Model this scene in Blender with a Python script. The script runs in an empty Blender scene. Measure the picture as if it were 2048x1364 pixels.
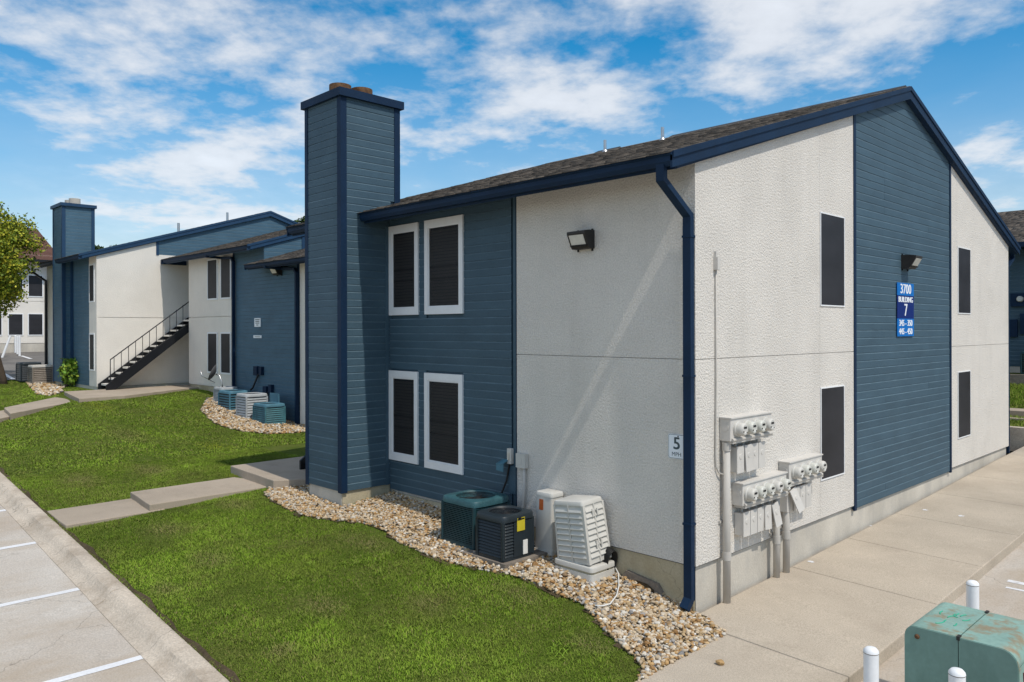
import bpy, math, random
import numpy as np
from mathutils import Vector, Matrix
random.seed(7); rng = np.random.default_rng(7)
R = math.radians
S = bpy.context.scene
COL = S.collection

# ------------------------------------------------------------------ camera
CAMP = np.array([4.948, -7.761, 3.242]); YAW = 0.7983; ROLL = -0.0025; FPX = 1561.1; PX, PY = 1024.0, 660.4
cam_d = bpy.data.cameras.new('camera'); cam = bpy.data.objects.new('camera', cam_d); COL.objects.link(cam)
cam_d.sensor_fit = 'HORIZONTAL'; cam_d.sensor_width = 36.0; cam_d.lens = 36.0 * FPX / 2048
cam_d.shift_y = (PY - 682.0) / 2048; cam_d.clip_end = 3000; cam_d.clip_start = .05
_f = Vector((-math.sin(YAW), math.cos(YAW), 0)); _r0 = Vector((math.cos(YAW), math.sin(YAW), 0)); _u0 = Vector((0, 0, 1))
_r = math.cos(ROLL) * _r0 + math.sin(ROLL) * _u0; _u = -math.sin(ROLL) * _r0 + math.cos(ROLL) * _u0
cam.matrix_world = Matrix(((_r.x, _u.x, -_f.x, CAMP[0]), (_r.y, _u.y, -_f.y, CAMP[1]), (_r.z, _u.z, -_f.z, CAMP[2]), (0, 0, 0, 1)))
S.camera = cam

# ------------------------------------------------------------------ sky and sun
SUN_EL, SUN_AZ = 57.0, 5.0          # azimuth: degrees from +X towards -Y
sd = Vector((math.cos(R(SUN_EL)) * math.cos(R(SUN_AZ)), -math.cos(R(SUN_EL)) * math.sin(R(SUN_AZ)), math.sin(R(SUN_EL))))
sun_d = bpy.data.lights.new('sun', 'SUN'); sun = bpy.data.objects.new('sun', sun_d); COL.objects.link(sun)
sun_d.energy = 2.8; sun_d.angle = R(.6); sun_d.color = (1.0, .94, .85)
sun.location = (20, -5, 40); sun.rotation_euler = (-sd).to_track_quat('-Z', 'Y').to_euler()

W = bpy.data.worlds.new('World'); S.world = W; W.use_nodes = True
nt = W.node_tree; N = nt.nodes; L = nt.links; N.clear()
def nn(t, **k):
    n = N.new(t)
    for a, b in k.items(): setattr(n, a, b)
    return n
out = nn('ShaderNodeOutputWorld'); bg = nn('ShaderNodeBackground'); bg.inputs['Strength'].default_value = .15
sky = nn('ShaderNodeTexSky', sky_type='NISHITA', sun_disc=False); sky.sun_elevation = R(SUN_EL); sky.sun_rotation = R(90 + SUN_AZ)
sky.air_density = 1.0; sky.dust_density = .6; sky.ozone_density = 2.5; sky.altitude = 200
tc = nn('ShaderNodeTexCoord'); sep = nn('ShaderNodeSeparateXYZ'); L.new(tc.outputs['Generated'], sep.inputs[0])
def mth(op, a, b=None, c=None, clamp=False):
    m = nn('ShaderNodeMath', operation=op); m.use_clamp = clamp
    for i, q in enumerate((a, b, c)):
        if q is None: continue
        if isinstance(q, (int, float)): m.inputs[i].default_value = q
        else: L.new(q, m.inputs[i])
    return m.outputs[0]
zc = mth('ADD', mth('MAXIMUM', sep.outputs['Z'], 0.0), .16)
cmb = nn('ShaderNodeCombineXYZ'); L.new(mth('DIVIDE', sep.outputs['X'], zc), cmb.inputs[0]); L.new(mth('DIVIDE', sep.outputs['Y'], zc), cmb.inputs[1])
def noise(vec, scale, detail, rough, dist=0, off=(0, 0, 0), sc=(1, 1, 1), rz=0):
    mp = nn('ShaderNodeMapping'); mp.inputs['Location'].default_value = off; mp.inputs['Scale'].default_value = sc; mp.inputs['Rotation'].default_value = (0, 0, rz)
    L.new(vec, mp.inputs[0]); t = nn('ShaderNodeTexNoise'); t.inputs['Scale'].default_value = scale; t.inputs['Detail'].default_value = detail
    t.inputs['Roughness'].default_value = rough; t.inputs['Distortion'].default_value = dist; L.new(mp.outputs[0], t.inputs['Vector']); return t.outputs['Fac']
n1 = noise(cmb.outputs[0], 1.35, 10, .56, .15, (8.2, 7.4, 0), (1, 1, 1), .5)
n2 = noise(cmb.outputs[0], 5.2, 8, .60, .1, (7.3, 2.2, 0), (1, 1, 1), .9)
n3 = noise(cmb.outputs[0], .42, 3, .5, 0, (3.3, 9.2, 0))
dens = mth('ADD', mth('ADD', mth('MULTIPLY', n1, .64), mth('MULTIPLY', n2, .30)), mth('MULTIPLY', n3, .32))
rmp = nn('ShaderNodeMapRange'); rmp.interpolation_type = 'SMOOTHSTEP'; L.new(dens, rmp.inputs['Value'])
rmp.inputs['From Min'].default_value = .545; rmp.inputs['From Max'].default_value = .71; rmp.inputs['To Min'].default_value = 0; rmp.inputs['To Max'].default_value = .85
hz = nn('ShaderNodeMapRange'); hz.interpolation_type = 'SMOOTHSTEP'; L.new(sep.outputs['Z'], hz.inputs['Value'])
hz.inputs['From Min'].default_value = .0; hz.inputs['From Max'].default_value = .40; hz.inputs['To Min'].default_value = .72; hz.inputs['To Max'].default_value = 0
cov = mth('MAXIMUM', rmp.outputs[0], mth('MULTIPLY', hz.outputs[0], mth('ADD', mth('MULTIPLY', n1, .9), .45)), clamp=True)
hsv = nn('ShaderNodeHueSaturation'); hsv.inputs['Saturation'].default_value = 1.62; hsv.inputs['Value'].default_value = .92; hsv.inputs['Hue'].default_value = .488; L.new(sky.outputs[0], hsv.inputs['Color'])
mixc = nn('ShaderNodeMix', data_type='RGBA'); L.new(cov, mixc.inputs['Factor']); L.new(hsv.outputs[0], mixc.inputs['A'])
crmp = nn('ShaderNodeMapRange'); L.new(dens, crmp.inputs['Value']); crmp.inputs['From Min'].default_value = .58; crmp.inputs['From Max'].default_value = .82; crmp.inputs['To Min'].default_value = 4.6; crmp.inputs['To Max'].default_value = 6.3
ccol = nn('ShaderNodeCombineColor'); L.new(mth('MULTIPLY', crmp.outputs[0], .97), ccol.inputs[0]); L.new(mth('MULTIPLY', crmp.outputs[0], .99), ccol.inputs[1]); L.new(mth('MULTIPLY', crmp.outputs[0], 1.03), ccol.inputs[2])
L.new(ccol.outputs[0], mixc.inputs['B']); L.new(mixc.outputs['Result'], bg.inputs['Color']); L.new(bg.outputs[0], out.inputs['Surface'])

S.view_settings.view_transform = 'Standard'; S.view_settings.look = 'None'; S.view_settings.gamma = 1.0; S.view_settings.exposure = 0.10
S.view_settings.use_curve_mapping = False
S.render.resolution_x = 1024; S.render.resolution_y = 682

# ------------------------------------------------------------------ materials
MATS = {}
def mat(name, col, rough=.65, var=.12, vs=2.0, vsc=(1, 1, 1), col2=None, fine=0, fs=60, bump=0, bs=60, bdet=3, metal=0, rnd=0, attr=None,
        stain=None, stain2=None, spec=.35, alpha=None, crack=None, bsc=(1, 1, 1)):
    """procedural Principled material in world space: large blotches, fine speckle, bump, optional stains and cracks"""
    m = bpy.data.materials.new(name); m.use_nodes = True; t = m.node_tree; n = t.nodes; l = t.links; b = n['Principled BSDF']
    def new(ty, **k):
        q = n.new(ty)
        for a_, v_ in k.items(): setattr(q, a_, v_)
        return q
    geo = new('ShaderNodeNewGeometry')
    def nz(scale, det, sc=(1, 1, 1), ro=.55):
        mp = new('ShaderNodeMapping'); mp.inputs['Scale'].default_value = sc; l.new(geo.outputs['Position'], mp.inputs[0])
        q = new('ShaderNodeTexNoise'); q.inputs['Scale'].default_value = scale; q.inputs['Detail'].default_value = det; q.inputs['Roughness'].default_value = ro
        l.new(mp.outputs[0], q.inputs['Vector']); return q.outputs['Fac']
    def mix(fac, a_, b_, mode='MIX'):
        q = new('ShaderNodeMix', data_type='RGBA', blend_type=mode)
        for s_, v_ in (('Factor', fac), ('A', a_), ('B', b_)):
            if isinstance(v_, (int, float)): q.inputs[s_].default_value = v_
            elif isinstance(v_, (tuple, list)): q.inputs[s_].default_value = (*v_[:3], 1)
            else: l.new(v_, q.inputs[s_])
        return q.outputs['Result']
    def rng_(v_, a_, b_, c_, d_):
        q = new('ShaderNodeMapRange'); l.new(v_, q.inputs['Value'])
        for s_, x_ in zip(('From Min', 'From Max', 'To Min', 'To Max'), (a_, b_, c_, d_)): q.inputs[s_].default_value = x_
        return q.outputs[0]
    if attr:
        at = new('ShaderNodeAttribute', attribute_name=attr); base = at.outputs['Color']
        if col2 is None: base = mix(rng_(nz(vs, 4, vsc), .3, .7, 0, var), base, (0, 0, 0))
    else:
        c1 = tuple(c * (1 - var) for c in col); c2 = col2 or tuple(min(1, c * (1 + var)) for c in col)
        base = mix(rng_(nz(vs, 5, vsc), .3, .7, 0, 1), c1, c2)
    if col2 is not None and attr:
        base = mix(rng_(nz(vs, 5, vsc), .42, .68, 0, var), base, col2)
    if fine: base = mix(rng_(nz(fs, 2), .3, .7, 0, 1), base, mix(1.0, base, (1 - fine,) * 3, 'MULTIPLY'))
    if stain:                       # (colour, scale, squash, low, high, amount)
        sc_, s_, sq_, lo_, hi_, am_ = stain
        base = mix(rng_(nz(s_, 5, sq_, .65), lo_, hi_, 0, am_), base, sc_)
    if stain2:
        sc_, s_, sq_, lo_, hi_, am_ = stain2
        base = mix(rng_(nz(s_, 6, sq_, .7), lo_, hi_, 0, am_), base, sc_)
    if crack:
        cs_, ca_, cw_ = crack
        vo = new('ShaderNodeTexVoronoi', feature='DISTANCE_TO_EDGE'); vo.inputs['Scale'].default_value = cs_
        mp = new('ShaderNodeMapping'); l.new(geo.outputs['Position'], mp.inputs[0])
        wn = new('ShaderNodeTexNoise'); wn.inputs['Scale'].default_value = cs_ * 3; wn.inputs['Detail'].default_value = 6; l.new(geo.outputs['Position'], wn.inputs['Vector'])
        ad = new('ShaderNodeVectorMath', operation='ADD'); sc2 = new('ShaderNodeVectorMath', operation='SCALE'); sc2.inputs['Scale'].default_value = .55 / cs_
        l.new(wn.outputs['Color'], sc2.inputs[0]); l.new(mp.outputs[0], ad.inputs[0]); l.new(sc2.outputs[0], ad.inputs[1]); l.new(ad.outputs[0], vo.inputs['Vector'])
        base = mix(rng_(vo.outputs['Distance'], 0, cw_, ca_, 0), base, (.05, .045, .04))
    if rnd:
        oi = new('ShaderNodeObjectInfo'); base = mix(1.0, base, mix(oi.outputs['Random'], (1 - rnd,) * 3, (1 + rnd,) * 3), 'MULTIPLY')
    l.new(base, b.inputs['Base Color'])
    b.inputs['Roughness'].default_value = rough; b.inputs['Metallic'].default_value = metal; b.inputs['Specular IOR Level'].default_value = spec
    if bump:
        bp = new('ShaderNodeBump'); bp.inputs['Strength'].default_value = 1.0; bp.inputs['Distance'].default_value = bump
        l.new(nz(bs, bdet, bsc, .6), bp.inputs['Height']); l.new(bp.outputs[0], b.inputs['Normal'])
    if alpha is not None: b.inputs['Alpha'].default_value = alpha
    MATS[name] = m; return m

mat('stucco', (.79, .745, .68), .92, .05, 1.2, bump=.022, bs=40, bdet=3, fine=.22, fs=50, stain=((.52, .49, .44), 1.5, (1, 1, .18), .52, .82, .42), stain2=((.46, .43, .38), .55, (1, 1, 1.3), .56, .80, .40), spec=.2)
mat('stucco_far', (.80, .755, .685), .92, .05, 1.2, bump=.012, bs=42, fine=.08, fs=45, stain=((.52, .50, .46), 1.3, (1, 1, .22), .58, .9, .3), spec=.2)
mat('siding_edge_highlight', (.105, .165, .205), .7, .2, 3, fine=.1, fs=30, spec=.25)  # paler chamfer colour, the light line along each board painted in
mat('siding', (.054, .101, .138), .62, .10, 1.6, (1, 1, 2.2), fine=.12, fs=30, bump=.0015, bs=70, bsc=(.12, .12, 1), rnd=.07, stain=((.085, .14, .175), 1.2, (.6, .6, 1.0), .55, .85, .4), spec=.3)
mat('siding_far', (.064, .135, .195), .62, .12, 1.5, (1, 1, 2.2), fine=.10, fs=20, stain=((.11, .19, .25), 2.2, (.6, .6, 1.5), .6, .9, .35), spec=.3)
mat('navy_trim', (.006, .024, .060), .6, .15, 2.5, fine=.10, fs=30, bump=.001, bs=40, spec=.2)
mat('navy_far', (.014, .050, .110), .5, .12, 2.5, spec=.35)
mat('white_trim', (.80, .81, .82), .55, .04, 3, fine=.04, fs=40, spec=.35)
mat('screen', (.020, .020, .022), .55, .25, 2.2, (1, 1, 1), spec=.35, alpha=.60)
mat('screen_far', (.022, .022, .026), .58, .3, 1.1, (1, 1, 2), spec=.32)
mat('blind', (.42, .40, .37), .6, .1, 3)
mat('foundation', (.56, .52, .45), .85, .16, 1.3, (1, 1, .7), fine=.12, fs=50, bump=.004, bs=30, stain=((.34, .33, .31), 2.0, (1, 1, .3), .5, .78, .6), spec=.25)
mat('foundation_yellow', (.50, .42, .27), .85, .12, 1.6, col2=(.58, .52, .38), fine=.15, fs=40, bump=.004, bs=30, stain=((.30, .25, .16), 3.0, (1, 1, .5), .52, .85, .6), crack=(1.1, .4, .008), spec=.25)
mat('sidewalk', (.57, .49, .39), .9, .09, .8, fine=.34, fs=75, bump=.004, bs=120, stain=((.33, .275, .215), .7, (1, 1, 1), .46, .78, .7), stain2=((.20, .165, .13), 7.0, (1, 1, 1), .66, .76, .5), spec=.2)
mat('path', (.44, .365, .285), .9, .10, 1.0, fine=.22, fs=80, bump=.003, bs=120, stain=((.22, .185, .14), 1.8, (1, 1, 1), .52, .82, .5), spec=.2)
mat('lot', (.58, .505, .425), .92, .11, .5, col2=(.63, .585, .525), fine=.28, fs=55, bump=.005, bs=60, stain=((.38, .30, .215), .8, (1, .45, 1), .45, .72, .85), stain2=((.17, .14, .11), 2.6, (1, 1, 1), .62, .80, .6), crack=(.32, .4, .004), spec=.2)
mat('asphalt', (.16, .15, .14), .92, .2, .4, fine=.25, fs=20, bump=.003, bs=60, stain=((.26, .24, .215), .3, (1, 1, 1), .45, .7, .7), spec=.2)
mat('kerb', (.62, .535, .435), .9, .12, 1.1, fine=.3, fs=45, bump=.008, bs=28, stain=((.27, .21, .15), 1.6, (1, 1, 1), .46, .72, .75), crack=(.5, .5, .006), spec=.2)
mat('paint_white', (.74, .74, .75), .7, .06, 2, fine=.10, fs=35, stain=((.42, .39, .35), 6.0, (1, 1, 1), .60, .72, .8), spec=.3)
mat('soil', (.10, .075, .045), .95, .3, 2, fine=.4, fs=40, bump=.01, bs=30, spec=.1)
mat('lawn', (.100, .160, .016), .95, .2, 1.2, col2=(.13, .155, .032), fine=.4, fs=40, bump=.02, bs=40, spec=.1)
mat('grass', (0, 0, 0), .75, .45, 1.3, col2=(.15, .145, .042), attr='Col', spec=.12)
mat('pebble', (0, 0, 0), .7, .25, 40, attr='Col', fine=.12, fs=70, spec=.3)
mat('shingle', (0, 0, 0), .95, .2, 6, attr='Col', fine=.35, fs=50, bump=.003, bs=80, spec=.15)
mat('shingle_red', (.125, .065, .05), .95, .2, 1.5, fine=.3, fs=8, spec=.15)
mat('steel', (.50, .51, .52), .35, .1, 10, metal=.9)
mat('rust', (.12, .05, .02), .8, .4, 9, col2=(.24, .13, .06), fine=.3, fs=60, bump=.002, bs=60)
mat('meter_paint', (.60, .575, .535), .6, .06, 5, fine=.05, fs=40, spec=.35)
mat('conduit', (.49, .465, .425), .6, .08, 4, spec=.35)
mat('meter_face', (.55, .55, .50), .4, .05, 20)
mat('black', (.012, .012, .013), .5, .1, 5)
mat('dark_metal', (.03, .027, .025), .5, .15, 8)
mat('black_iron', (.010, .011, .014), .45, .15, 5)
mat('lens', (.62, .60, .54), .25, .08, 12, spec=.6)
mat('ac_lid', (.026, .090, .108), .5, .25, 6, col2=(.045, .130, .148), fine=.15, fs=30, spec=.4)
mat('ac_green', (.012, .048, .060), .5, .25, 6, col2=(.020, .068, .082), fine=.15, fs=30, spec=.4)
mat('ac_dark', (.017, .025, .031), .45, .15, 6, spec=.4)
mat('ac_core', (.014, .014, .014), .6, .4, 5, col2=(.045, .035, .026), fine=.4, fs=60)
mat('ac_blue', (.075, .195, .26), .55, .18, 4, fine=.1, fs=20, stain=((.04, .11, .16), 3, (1, 1, .4), .5, .8, .5))
mat('ac_teal', (.06, .175, .205), .55, .22, 4, fine=.1, fs=20, stain=((.03, .10, .12), 3, (1, 1, .4), .5, .8, .6))
mat('ac_grey', (.42, .44, .45), .5, .1, 4, fine=.1, fs=20)
mat('plastic_white', (.56, .545, .505), .5, .05, 4, stain=((.44, .41, .34), 5, (1, 1, .4), .6, .85, .4))
mat('yellow', (.58, .47, .03), .5, .05, 5)
mat('orange_label', (.42, .10, .02), .5, .2, 60)
mat('paper', (.75, .74, .70), .6, .05, 10)
mat('sign_blue', (.005, .16, .52), .4, .04, 4); mat('sign_navy', (.004, .022, .16), .4, .04, 4); mat('sign_white', (.80, .84, .88), .45, .03, 4)
mat('sign_ink', (.05, .075, .085), .5, .05, 4)
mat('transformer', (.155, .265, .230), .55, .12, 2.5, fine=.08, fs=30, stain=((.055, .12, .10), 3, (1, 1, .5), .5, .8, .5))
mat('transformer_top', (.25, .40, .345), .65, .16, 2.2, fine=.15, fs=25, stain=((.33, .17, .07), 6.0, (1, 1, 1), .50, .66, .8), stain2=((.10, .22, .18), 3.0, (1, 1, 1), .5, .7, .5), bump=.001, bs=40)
mat('marker_green', (.04, .38, .24), .6, .1, 20); mat('marker_red', (.12, .008, .02), .6, .1, 20)
mat('bollard', (.80, .81, .82), .45, .05, 4, fine=.05, fs=40)
mat('bark', (.07, .05, .035), .9, .3, 3, (1, 1, .3), bump=.02, bs=12)
mat('leaf', (0, 0, 0), .6, .2, 2, attr='Col', spec=.25)
mat('retaining', (.26, .22, .18), .9, .2, 1.5, fine=.3, fs=20, bump=.01, bs=14)
mat('rubber', (.012, .012, .012), .55, .1, 5)
mat('wire_white', (.72, .71, .68), .5, .04, 5)
mat('gasket', (.10, .10, .105), .6, .1, 5)

# ------------------------------------------------------------------ mesh helpers
class MB:
    def __init__(s): s.v = []; s.f = []; s.c = []
    def poly(s, pts, flip=False):
        b = len(s.v); s.v += [tuple(p) for p in pts]; i = list(range(b, b + len(pts))); s.f.append(i[::-1] if flip else i); return s
    def box(s, x0, x1, y0, y1, z0, z1):
        b = len(s.v); s.v += [(x0, y0, z0), (x1, y0, z0), (x1, y1, z0), (x0, y1, z0), (x0, y0, z1), (x1, y0, z1), (x1, y1, z1), (x0, y1, z1)]
        for q in ((3, 2, 1, 0), (4, 5, 6, 7), (0, 1, 5, 4), (1, 2, 6, 5), (2, 3, 7, 6), (3, 0, 4, 7)): s.f.append([b + i for i in q])
        return s
    def ext(s, pts, d):
        """extrude a 3D polygon by vector d"""
        b = len(s.v); n = len(pts); P = [Vector(p) for p in pts]; d = Vector(d)
        nrm = Vector((0, 0, 0))
        for i in range(n):
            a, c = P[i], P[(i + 1) % n]; nrm += a.cross(c)
        if nrm.dot(d) > 0: P = P[::-1]
        s.v += [tuple(p) for p in P] + [tuple(p + d) for p in P]
        s.f.append(list(range(b, b + n))); s.f.append(list(range(b + 2 * n - 1, b + n - 1, -1)))
        for i in range(n): j = (i + 1) % n; s.f.append([b + j, b + i, b + n + i, b + n + j])
        return s
    def tube(s, pts, r, n=10, cap=True):
        P = [Vector(p) for p in pts]; b = len(s.v); up = None
        for k, p in enumerate(P):
            t = (P[min(k + 1, len(P) - 1)] - P[max(k - 1, 0)]).normalized()
            if up is None: up = Vector((0, 0, 1)) if abs(t.z) < .9 else Vector((1, 0, 0))
            a = (up - t * up.dot(t)).normalized(); c = t.cross(a); up = a
            rr = r[k] if isinstance(r, (list, tuple)) else r
            for j in range(n):
                w = 2 * math.pi * j / n; s.v.append(tuple(p + a * math.cos(w) * rr + c * math.sin(w) * rr))
        for k in range(len(P) - 1):
            for j in range(n):
                q = b + k * n; s.f.append([q + j, q + (j + 1) % n, q + n + (j + 1) % n, q + n + j])
        if cap: s.f.append([b + j for j in range(n)][::-1]); s.f.append([b + (len(P) - 1) * n + j for j in range(n)])
        return s
    def rtube(s, pts, w, d, ref):
        """rectangular section tube, w along ref-ish axis, d across"""
        P = [Vector(p) for p in pts]; b = len(s.v); ref = Vector(ref)
        for k, p in enumerate(P):
            t = Vector((0, 0, 0))
            if k > 0: t += (P[k] - P[k - 1]).normalized()
            if k < len(P) - 1: t += (P[k + 1] - P[k]).normalized()
            t.normalize(); a = (ref - t * ref.dot(t)).normalized(); c = t.cross(a)
            for x, y in ((-1, -1), (1, -1), (1, 1), (-1, 1)): s.v.append(tuple(p + a * x * w / 2 + c * y * d / 2))
        for k in range(len(P) - 1):
            for j in range(4): q = b + 4 * k; s.f.append([q + j, q + (j + 1) % 4, q + 4 + (j + 1) % 4, q + 4 + j])
        s.f.append([b + 3, b + 2, b + 1, b]); e = b + 4 * (len(P) - 1); s.f.append([e, e + 1, e + 2, e + 3]); return s
    def lathe(s, prof, o, ax, n=24):
        """profile (r,h) about axis ax from o"""
        o = Vector(o); ax = Vector(ax).normalized(); a = ax.orthogonal().normalized(); c = ax.cross(a); b = len(s.v); m = len(prof)
        for r_, h in prof:
            for j in range(n): w = 2 * math.pi * j / n; s.v.append(tuple(o + ax * h + (a * math.cos(w) + c * math.sin(w)) * r_))
        for k in range(m - 1):
            for j in range(n): q = b + k * n; s.f.append([q + j, q + (j + 1) % n, q + n + (j + 1) % n, q + n + j])
        s.f.append([b + (m - 1) * n + j for j in range(n)]); s.f.append([b + j for j in range(n)][::-1]); return s
    def rbox(s, x0, x1, y0, y1, z0, z1, r=.03, seg=3, top=0):
        """box with rounded vertical edges and softened top rim"""
        def ring(ins, z):
            o = []
            rr = max(r - ins, .002)
            for cx, cy, a0 in ((x1 - r, y1 - r, 0), (x0 + r, y1 - r, 90), (x0 + r, y0 + r, 180), (x1 - r, y0 + r, 270)):
                for k in range(seg + 1): w = R(a0 + 90 * k / seg); o.append((cx + rr * math.cos(w), cy + rr * math.sin(w), z))
            return o
        rings = [ring(0, z0), ring(0, z1 - top)]
        if top: rings += [ring(top * .3, z1 - top * .3), ring(top, z1)]
        b = len(s.v); n = len(rings[0])
        for q in rings: s.v += q
        for k in range(len(rings) - 1):
            for j in range(n): q = b + k * n; s.f.append([q + j, q + (j + 1) % n, q + n + (j + 1) % n, q + n + j])
        s.f.append([b + j for j in range(n)][::-1]); s.f.append([b + (len(rings) - 1) * n + j for j in range(n)]); return s
    def xform(s, M_, start=0):
        for i in range(start, len(s.v)): s.v[i] = tuple(M_ @ Vector(s.v[i]))
        return s
    def build(s, name, m, parent=None, smooth=False, **props):
        me = bpy.data.meshes.new(name); o3 = wloc(parent)
        me.from_pydata([(x - o3.x, y - o3.y, z - o3.z) for x, y, z in s.v], [], s.f)
        return link(name, me, m, parent, smooth, **props)
def wloc(o):
    v = Vector((0, 0, 0))
    while o is not None: v = v + Vector(o.location); o = o.parent
    return v
def link(name, me, m, parent=None, smooth=False, **props):
    if m and not len(me.materials): me.materials.append(MATS[m])
    if smooth is True: me.polygons.foreach_set('use_smooth', [True] * len(me.polygons))
    o = bpy.data.objects.new(name, me); COL.objects.link(o); o.parent = parent
    if smooth == 'auto':
        me.polygons.foreach_set('use_smooth', [True] * len(me.polygons)); me.set_sharp_from_angle(angle=R(35))
    for k, v in props.items(): o[k] = v
    return o
def thing(name, loc, label, cat, group=None):
    o = bpy.data.objects.new(name, None); COL.objects.link(o); o.location = loc; o.empty_display_size = .2
    o['label'] = label; o['category'] = cat
    if group: o['group'] = group
    return o
def bigmesh(name, V, F, cols=None, m=None, parent=None, smooth=False, **props):
    """numpy mesh: V (n,3), F (k,3 or 4), per-vertex colours"""
    me = bpy.data.meshes.new(name); V = np.asarray(V, np.float32) - np.array(wloc(parent), np.float32); F = np.asarray(F, np.int32)
    k, w = F.shape
    me.vertices.add(len(V)); me.vertices.foreach_set('co', V.ravel())
    me.loops.add(k * w); me.loops.foreach_set('vertex_index', F.ravel())
    me.polygons.add(k); me.polygons.foreach_set('loop_start', np.arange(0, k * w, w, dtype=np.int32))
    me.update(calc_edges=True)
    if cols is not None:
        a = me.color_attributes.new('Col', 'FLOAT_COLOR', 'POINT'); c4 = np.ones((len(V), 4), np.float32); c4[:, :3] = cols; a.data.foreach_set('color', c4.ravel())
    return link(name, me, m, parent, smooth, **props)
def text(name, s, size, origin, ax, ay, m, parent, sx=1.0, ext=.0015, align='CENTER'):
    cu = bpy.data.curves.new('t', 'FONT'); cu.body = s; cu.size = size; cu.align_x = align; cu.align_y = 'CENTER'; cu.extrude = ext; cu.resolution_u = 3
    to = bpy.data.objects.new('t', cu); COL.objects.link(to)
    dg = bpy.context.evaluated_depsgraph_get(); me = bpy.data.meshes.new_from_object(to.evaluated_get(dg))
    bpy.data.objects.remove(to); me.name = name; me.materials.clear()
    ax = Vector(ax); ay = Vector(ay); az = ax.cross(ay); o3 = Vector(origin) - wloc(parent)
    for v in me.vertices: c = v.co; v.co = o3 + ax * c.x * sx + ay * c.y + az * c.z
    return link(name, me, m, parent)

# ------------------------------------------------------------------ terrain
def zk(x): return max(0.0, .04 * (-x - 1.5))           # kerb top height along the front lot
def zs(y): return float(np.interp(y, [-8, 0, .6, 2.6, 7.3, 13, 18, 40], [-.06, -.02, -.015, .04, .165, .35, .45, .6]))
_cp = [(0, 0, -.03), (-.8, 0, .12), (-2.5, 0, .28), (-4.5, 0, .40), (-6, 0, .48), (-2.6, -1.12, .255), (-3.35, -1.12, .285), (-2.0, -.85, .245), (-6, -.95, .37), (-7.1, -.95, .42), (-7.3, 0, .47),
       (.55, -.3, -.05), (.6, -1.0, -.05), (.6, -1.95, -.06), (.6, -3, -.05), (.6, -4.5, -.03), (-.6, -2, 0), (-2, -2.3, .12), (-4, -2.1, .22), (-6.5, -2.3, .30),
       (-9.5, -1, .44), (-8.2, -1.2, .40), (-9, 1, .50), (-9.6, -2, .36), (-8.1, -2.1, .345), (-8.9, -2, .35), (-9.6, -3, .32), (-8.1, -3.1, .305), (-8.9, -3, .31), (-9.5, -4, .285), (-8.0, -4, .265), (-8.8, -4, .27), (-8.9, -.3, .46), (-12, 0, .44), (-12, 3, .45), (-14, 3.85, .44), (-16, 3.85, .45), (-18, 3.85, .62), (-20.4, 3.85, .95), (-22.5, 3.85, 1.12),
       (-24, 3.85, 1.14), (-25.2, 1, 1.15), (-28, 1, 1.15), (-32, 1, 1.17), (-21.1, -.64, 1.07), (-21.1, .72, 1.09), (-22.9, 3.35, 1.12), (-20.4, -1.74, .96), (-19.35, -2.8, .89), (-23.7, -1.4, 1.0), (-17.5, .14, .82), (-17.4, -1.2, .80), (-46, 3, 2.05), (-46, -10, 2.0), (-46, 14, 2.1), (-38, 0, 1.55), (-60, 0, 2.3), (-8, 12, .6), (-30, 14, 1.4)]
for _x in np.arange(-45, 2, 2.0):
    _cp.append((_x, -4.64 + .034 * (-2 - _x), zk(_x) - .005))
_cp = np.array(_cp); _A = np.linalg.norm(_cp[:, None, :2] - _cp[None, :, :2], axis=2)
_w = np.linalg.solve(np.block([[_A + 1e-9, np.ones((len(_cp), 1))], [np.ones((1, len(_cp))), np.zeros((1, 1))]]), np.append(_cp[:, 2], 0))
def Gv(x, y):
    x = np.asarray(x, float); y = np.asarray(y, float)
    d = np.sqrt((x[..., None] - _cp[:, 0]) ** 2 + (y[..., None] - _cp[:, 1]) ** 2); return d @ _w[:-1] + _w[-1]
def G(x, y): return float(Gv(np.array([x]), np.array([y]))[0])
def ray(u, v):
    r = np.array(_f) + np.array(_r) * (u - PX) / FPX + np.array(_u) * (PY - v) / FPX; return r
def onground(u, v, fn=G, z=.3):
    """point of the ground seen at photo pixel (u, v)"""
    r = ray(u, v)
    for _ in range(40):
        p = CAMP + r * (z - CAMP[2]) / r[2]; z = .5 * z + .5 * fn(p[0], p[1])
    return float(p[0]), float(p[1])
def inpoly(x, y, P):
    x = np.asarray(x); y = np.asarray(y); c = np.zeros(x.shape, bool); j = len(P) - 1
    for i in range(len(P)):
        xi, yi = P[i]; xj, yj = P[j]
        t = ((yi > y) != (yj > y)) & (x < (xj - xi) * (y - yi) / (yj - yi + 1e-12) + xi); c ^= t; j = i
    return c
def kerb_y(x): return -4.64 + .034 * (-2 - x)
def grid_sheet(name, xs, ys, zf, m, **props):
    X, Y_ = np.meshgrid(xs, ys, indexing='ij'); Zz = zf(X, Y_); V = np.stack([X, Y_, Zz], -1).reshape(-1, 3); nx, ny = len(xs), len(ys)
    i, j = np.meshgrid(np.arange(nx - 1), np.arange(ny - 1), indexing='ij'); a = (i * ny + j).ravel()
    return bigmesh(name, V, np.stack([a, a + ny, a + ny + 1, a + 1], 1), None, m, None, True, **props)

def fringe(a): return np.sign(a) * np.abs(a) ** 2.2
gx = fringe(np.linspace(-13, 13, 70)); gy = fringe(np.linspace(-13, 13, 70))
grid_sheet('ground', gx, gy, lambda x, y: Gv(np.clip(x, -60, 10), np.clip(y, -10, 30)) - .75, 'soil', kind='structure', label='bare earth ground under the whole place')
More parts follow.
